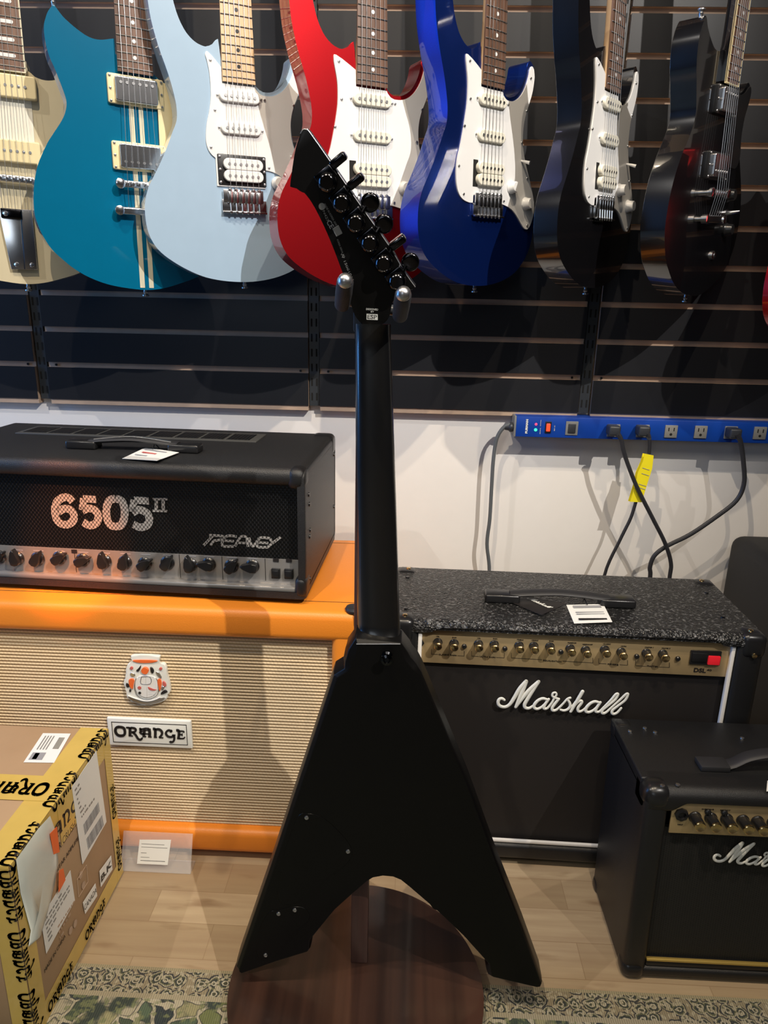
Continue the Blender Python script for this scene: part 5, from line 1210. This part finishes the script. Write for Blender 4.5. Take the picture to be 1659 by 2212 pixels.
bm = bmesh.new(); quad(bm, [(A.x, -.0002, A.y+.0032), (B.x, -.0002, B.y+.0032), (B.x, -.0002, B.y-.0032), (A.x, -.0002, A.y-.0032)], .0002, (0, -1, 0)); hpart('logo_block', bm, 'logo', hk)
htext('ESP', (793.5, 684), (814.5, 685), .0048, mat='ink', bold=.0002)
htext('W 15081011', (737, 546), (762, 605), .0026, mat='outlet'); htext('KOREA SERIAL NO', (729, 517), (744, 556), .0018, mat='outlet')
htext('N427', (699, 455), (709, 478), .0026, mat='outlet'); htext('CE', (709, 477), (718, 492), .0052, mat='paper_grey', bold=.0001)
htext('MADE IN KOREA 2008', (701, 440), (727, 487), .0020, mat='outlet')
c = fk.p(695.5, 446); bm = bmesh.new(); lathe(bm, [(.0022, 0), (.0034, 0), (.0034, .0003), (.0022, .0003)], (c.x, -.0001, c.y), (0, -1, 0), 24); hpart('approval_mark', bm, 'outlet', hk)
c = fk.p(729, 499); bm = bmesh.new(); box(bm, -.0045, .0045, -.0004, 0, -.0038, .0038, .0002, 1, T(c.x, 0, c.y) @ RY(62)); hpart('disposal_mark', bm, 'outlet', hk)

# ================================================================ taped cardboard box at the left
BX, BY0, BY1, BZ = -.493, .717, 1.022, .296
fb = Frame(BX, BY0, .0042)
cb_ = thing('cardboard_box', 'brown cardboard box sealed with printed yellow tape and covered in shipping labels', 'box', fb.m)
BL = .46; BD = BY1-BY0
part('carton', bx(-BL, 0, 0, BD, 0, BZ, .002, 2), 'card', cb_)
e = .0007
def top_tape(x0, x1, y0, y1, k=1): return part('packing_tape', quad(bmesh.new(), [(x0, y0, BZ+e*k), (x1, y0, BZ+e*k), (x1, y1, BZ+e*k), (x0, y1, BZ+e*k)], .0003, (0, 0, 1)), 'tape', cb_)
def side_tape(y0, y1, z0, z1, k=1): return part('packing_tape', quad(bmesh.new(), [(e*k, y0, z0), (e*k, y1, z0), (e*k, y1, z1), (e*k, y0, z1)], .0003, (1, 0, 0)), 'tape', cb_)
top_tape(-.046, .001, 0, BD); side_tape(0, BD, BZ-.040, BZ+.001)               # long edge
top_tape(-BL, .001, BD*.40, BD*.40+.055, 2); side_tape(BD*.40, BD*.40+.055, BZ-.075, BZ+.002, 2)
side_tape(0, .030, 0, BZ, 1.5); side_tape(BD-.024, BD, 0, BZ, 1.5); side_tape(0, BD, 0, .034, 1)
part('packing_tape', quad(bmesh.new(), [(-BL, -e, BZ-.055), (0, -e, BZ-.055), (0, -e, BZ+.001), (-BL, -e, BZ+.001)], .0003, (0, -1, 0)), 'tape', cb_)
part('packing_tape', quad(bmesh.new(), [(-.030, -e*1.5, 0), (0, -e*1.5, 0), (0, -e*1.5, BZ), (-.030, -e*1.5, BZ)], .0003, (0, -1, 0)), 'tape', cb_)
def fold_word(width, at_, squash, kind, flip=1, k=3.4):
    """the printed word running along a folded strip of tape; at_ is its place along the edge"""
    bm = ribbon(bmesh.new(), word_local(width), -.0001, .0001, 4)
    for v in bm.verts:
        s_, t_ = v.co.x*flip, v.co.z*squash*flip
        if kind == 'edge': v.co = Vector((-t_, at_+s_, BZ+e*k)) if t_ > 0 else Vector((e*k, at_+s_, BZ+t_))
        elif kind == 'corner': v.co = Vector((t_, -e*k, at_+s_)) if t_ < 0 else Vector((e*k, t_, at_+s_))
        elif kind == 'side': v.co = Vector((e*k, at_[0]+s_, at_[1]+t_))
        elif kind == 'sidev': v.co = Vector((e*k, at_[0]-t_, at_[1]+s_))
        elif kind == 'top': v.co = Vector((at_[0]+s_, at_[1]+t_, BZ+e*k))
    return part('printed_word', bm, 'ink', cb_, smooth=20)
for k in range(3): fold_word(.125, (-.085-.16*k, BD*.40+.027), 1.35, 'top', -1, 4.)
for yc in (.040, .150, .262): fold_word(.080, yc, 1.75, 'edge')
for zc in (.045, .150, .250): fold_word(.085, zc, 1.7, 'corner', -1, 3.)
for zc in (.05, .16): fold_word(.065, (BD-.011, zc), 1.3, 'sidev')
for yc in (.07, .19): fold_word(.075, (yc, .013), 1.3, 'side')
def sd(px, py): return fb.side(px, py, 0)
def side_poly(name, pts, mat, k=3, par=None):
    P = [sd(a, b) for a, b in pts]
    return part(name, quad(bmesh.new(), [(e*k, p.x, p.y) for p in P], .0004, (1, 0, 0)), mat, par or cb_)
L1 = side_poly('shipping_label', [(152, 1700), (205, 1621), (227, 1775), (175, 1867)], 'paper')
L2 = side_poly('address_label', [(85, 1985), (149, 1880), (159, 1945), (97, 2060)], 'paper', 2.6)
L3 = side_poly('small_sticker', [(212, 1882), (237, 1848), (240, 1878), (215, 1916)], 'paper'); L4 = side_poly('small_sticker', [(176, 1950), (203, 1908), (207, 1935), (181, 1974)], 'paper')
def bars(c0, c1, c2, c3, n, mat='paper_grey', k=3.8, par=None):
    A, B, C, Dd = [sd(*q) for q in (c0, c1, c2, c3)]; bm = bmesh.new(); u = 0; rnd = random.Random(n)
    while u < 1:
        w_ = rnd.choice((.008, .014, .022)); v = min(1, u+w_)
        p = [A.lerp(B, u), A.lerp(B, v), Dd.lerp(C, v), Dd.lerp(C, u)]; quad(bm, [(e*k, q.x, q.y) for q in p], .0002, (1, 0, 0)); u = v+rnd.choice((.008, .012, .02))
    return part('barcode', bm, mat, par or cb_)
bars((176, 1782), (209, 1732), (212, 1752), (180, 1804), 3, par=L1); bars((183, 1812), (217, 1760), (221, 1782), (187, 1836), 4, par=L1)
def lines(c0, c1, c2, c3, n, mat='outlet', k=3.8, par=None, fill=.35):
    A, B, C, Dd = [sd(*q) for q in (c0, c1, c2, c3)]; bm = bmesh.new(); rnd = random.Random(int(c0[0]))
    for i in range(n):
        v0 = (i+.2)/n; v1 = (i+.2+fill)/n; u = .02
        while u < .92:
            u1 = min(.96, u+rnd.uniform(.03, .14)); p = [A.lerp(Dd, v0).lerp(B.lerp(C, v0), t) for t in (u, u1)]+[A.lerp(Dd, v1).lerp(B.lerp(C, v1), t) for t in (u1, u)]
            quad(bm, [(e*k, q.x, q.y) for q in p], .0002, (1, 0, 0)); u = u1+rnd.uniform(.015, .05)
            if rnd.random() < .18: break
    return part('printed_text', bm, mat, par or cb_)
lines((156, 1706), (203, 1634), (211, 1718), (173, 1772), 7, par=L1); lines((91, 1988), (147, 1897), (156, 1943), (101, 2040), 6, par=L2)
# printed words on the carton side
def side_text(s, p0, p1, h, mat='ink', k=None, bold=0, par=None, name='printed_word'):
    A, B = sd(*p0), sd(*p1); c = (A+B)/2; wd = (B-A).length; ang = math.atan2(B.y-A.y, B.x-A.x)
    bm = text_bm(s, h*1.38, Matrix.Identity(4), .0001, bold=bold); xs = [v.co.x for v in bm.verts]; ys = [v.co.y for v in bm.verts]
    sx = wd/(max(xs)-min(xs)); mx_ = (max(xs)+min(xs))/2; my = (max(ys)+min(ys))/2
    for v in bm.verts: v.co.x = (v.co.x-mx_)*sx; v.co.y -= my
    bmesh.ops.transform(bm, matrix=T(e*(k or (3.8 if par else 2.3)), c.x, c.y) @ RZ(90) @ RY(-math.degrees(ang)) @ FACE, verts=bm.verts); return part(name, bm, mat, par or cb_, smooth=20)
side_text('B.K', (215, 1900), (238, 1862), .012, bold=.0006, par=L3); side_text('CANADA', (179, 1962), (205, 1921), .010, par=L4)
side_text('MADE IN CHINA', (94, 2098), (139, 2020), .0065)
side_text('SUPER CRUSH', (104, 1860), (160, 1778), .012); side_text('GUITAR AMPLIFIER', (112, 1893), (172, 1802), .007)
bm = ribbon(bmesh.new(), word_local(.15), -.0002, .0002, 5); P0 = sd(118, 1818); P1 = sd(150, 1770)
bmesh.ops.transform(bm, matrix=T(e*2.2, (P0.x+P1.x)/2-.006, (P0.y+P1.y)/2+.010) @ RZ(90), verts=bm.verts); part('printed_word', bm, 'ink', cb_, smooth=20)
lines((120, 2000), (168, 1925), (172, 1960), (126, 2036), 3, 'mdf', 3.2, fill=.3)
# symbols: box outline, umbrella and cup marks
for c0, c1, c2, c3 in (((164, 1900), (184, 1868), (187, 1905), (167, 1938)),):
    q = [sd(*c_) for c_ in (c0, c1, c2, c3)]; bm = bmesh.new()
    for i in range(4):
        A, B = q[i], q[(i+1) % 4]; tube(bm, [(e*3, A.x, A.y), (e*3, B.x, B.y)], .0004, 5, 1)
    part('printed_frame', bm, 'mdf', cb_)
for cx_, cy_ in ((172, 1890), (178, 1912), (150, 2010), (160, 1995)):
    c = sd(cx_, cy_); part('handling_mark', lathe(bmesh.new(), [(.0045, 0), (.0058, 0), (.0058, .0003), (.0045, .0003)], (e*2.6, c.x, c.y), (1, 0, 0), 16), 'mdf', cb_)
pp = [(30, 1857), (78, 1790), (104, 1762), (118, 1800), (122, 1862), (112, 1915), (94, 1985), (82, 2025), (57, 2045), (62, 2010), (40, 1930)]
Q = [sd(a, b) for a, b in pp]; bm = bmesh.new(); cen = sum(Q, Vector((0, 0)))/len(Q)
rr_ = []
for f, x in ((1., e*4), (.93, e*7), (.6, e*11)): rr_.append([bm.verts.new((x+(.0012*math.sin(i*2.3) if f < .9 else 0), cen.x+(q.x-cen.x)*f, cen.y+(q.y-cen.y)*f)) for i, q in enumerate(Q)])
cv_ = bm.verts.new((e*10, cen.x, cen.y))
for A, B in zip(rr_, rr_[1:]):
    for i in range(len(A)): bm.faces.new((A[i], A[(i+1) % len(A)], B[(i+1) % len(B)], B[i]))
for i in range(len(Q)): bm.faces.new((rr_[-1][i], rr_[-1][(i+1) % len(Q)], cv_))
pch = part('document_pouch', bm, 'pouch', cb_, smooth=60)
for pts in ([(95, 1800), (110, 1785), (116, 1840), (103, 1845)], [(115, 1880), (124, 1875), (129, 1900), (114, 1928)]):
    P = [sd(a, b) for a, b in pts]; part('orange_sticker', quad(bmesh.new(), [(e*12, p.x, p.y) for p in P], .0004, (1, 0, 0)), 'sticker_orange', pch)
# label on the top
tl = [fb.top(a, b, BZ) for a, b in ((51, 1648), (93, 1585), (153, 1586), (117, 1649))]
tL = part('shipping_label', quad(bmesh.new(), [(p.x, p.y, BZ+e*1.2) for p in tl], .0004, (0, 0, 1)), 'paper', cb_)
def tlp(u, v): return tl[0].lerp(tl[3], u).lerp(tl[1].lerp(tl[2], u), v)
def tl_quad(u0, u1, v0, v1, mat):
    q = [tlp(u0, v0), tlp(u1, v0), tlp(u1, v1), tlp(u0, v1)]; part('label_print', quad(bmesh.new(), [(p.x, p.y, BZ+e*2) for p in q], .0002, (0, 0, 1)), mat, tL)
tl_quad(.10, .55, .08, .32, 'paper_grey'); tl_quad(.2, .35, .1, .3, 'ink')
for k in range(7): tl_quad(.68+.03*k, .695+.03*k, .45, .85, 'ink')
for k in range(4): tl_quad(.15+.1*k, .19+.1*k, .42, .9, 'outlet')

# ================================================================ clear acrylic price holder in front of the orange cabinet
qa, qb = atz(262, 1879, .002), atz(412, 1886, .002)
fa = Frame((qa.x+qb.x)/2, qa.y, 0)
ac = thing('sign_holder', 'clear acrylic price sign holder with a white label, on the floor before the orange cabinet', 'sign holder', fa.m)
aw = (qb.x-qa.x)/2
topz = fa.p(330, 1797, .026).y
bm = bmesh.new()
quad(bm, [(-aw, 0, .0015), (aw, 0, .0015), (aw, .026, topz), (-aw, .026, topz)], .0022, (0, -1, .2))
box(bm, -aw, aw, -.001, .030, 0, .0022, .0006)
part('sloped_panel', bm, 'acrylic', ac)
la = [fa.p(a, b, .012) for a, b in ((299, 1819), (367, 1820), (366, 1860), (300, 1857))]
def yz(z): return .026*(z/topz)-.0035
lb_ = part('price_label', quad(bmesh.new(), [(p.x, yz(p.y), p.y) for p in la], .0004, (0, -1, 0)), 'paper', ac)
for v0, h_, m_, u1 in ((.15, .05, 'outlet', .85), (.28, .04, 'outlet', .95), (.52, .04, 'outlet', .3), (.70, .04, 'outlet', .4), (.84, .08, 'ink', .9)):
    z = la[0].y+(la[3].y-la[0].y)*v0; x0 = la[0].x+.004; x1 = la[0].x+(la[1].x-la[0].x)*u1-.003
    part('print_line', quad(bmesh.new(), [(x0, yz(z)-.0006, z), (x1, yz(z)-.0006, z), (x1, yz(z)-.0006, z-.03*h_), (x0, yz(z)-.0006, z-.03*h_)], .0002, (0, -1, 0)), m_, lb_)
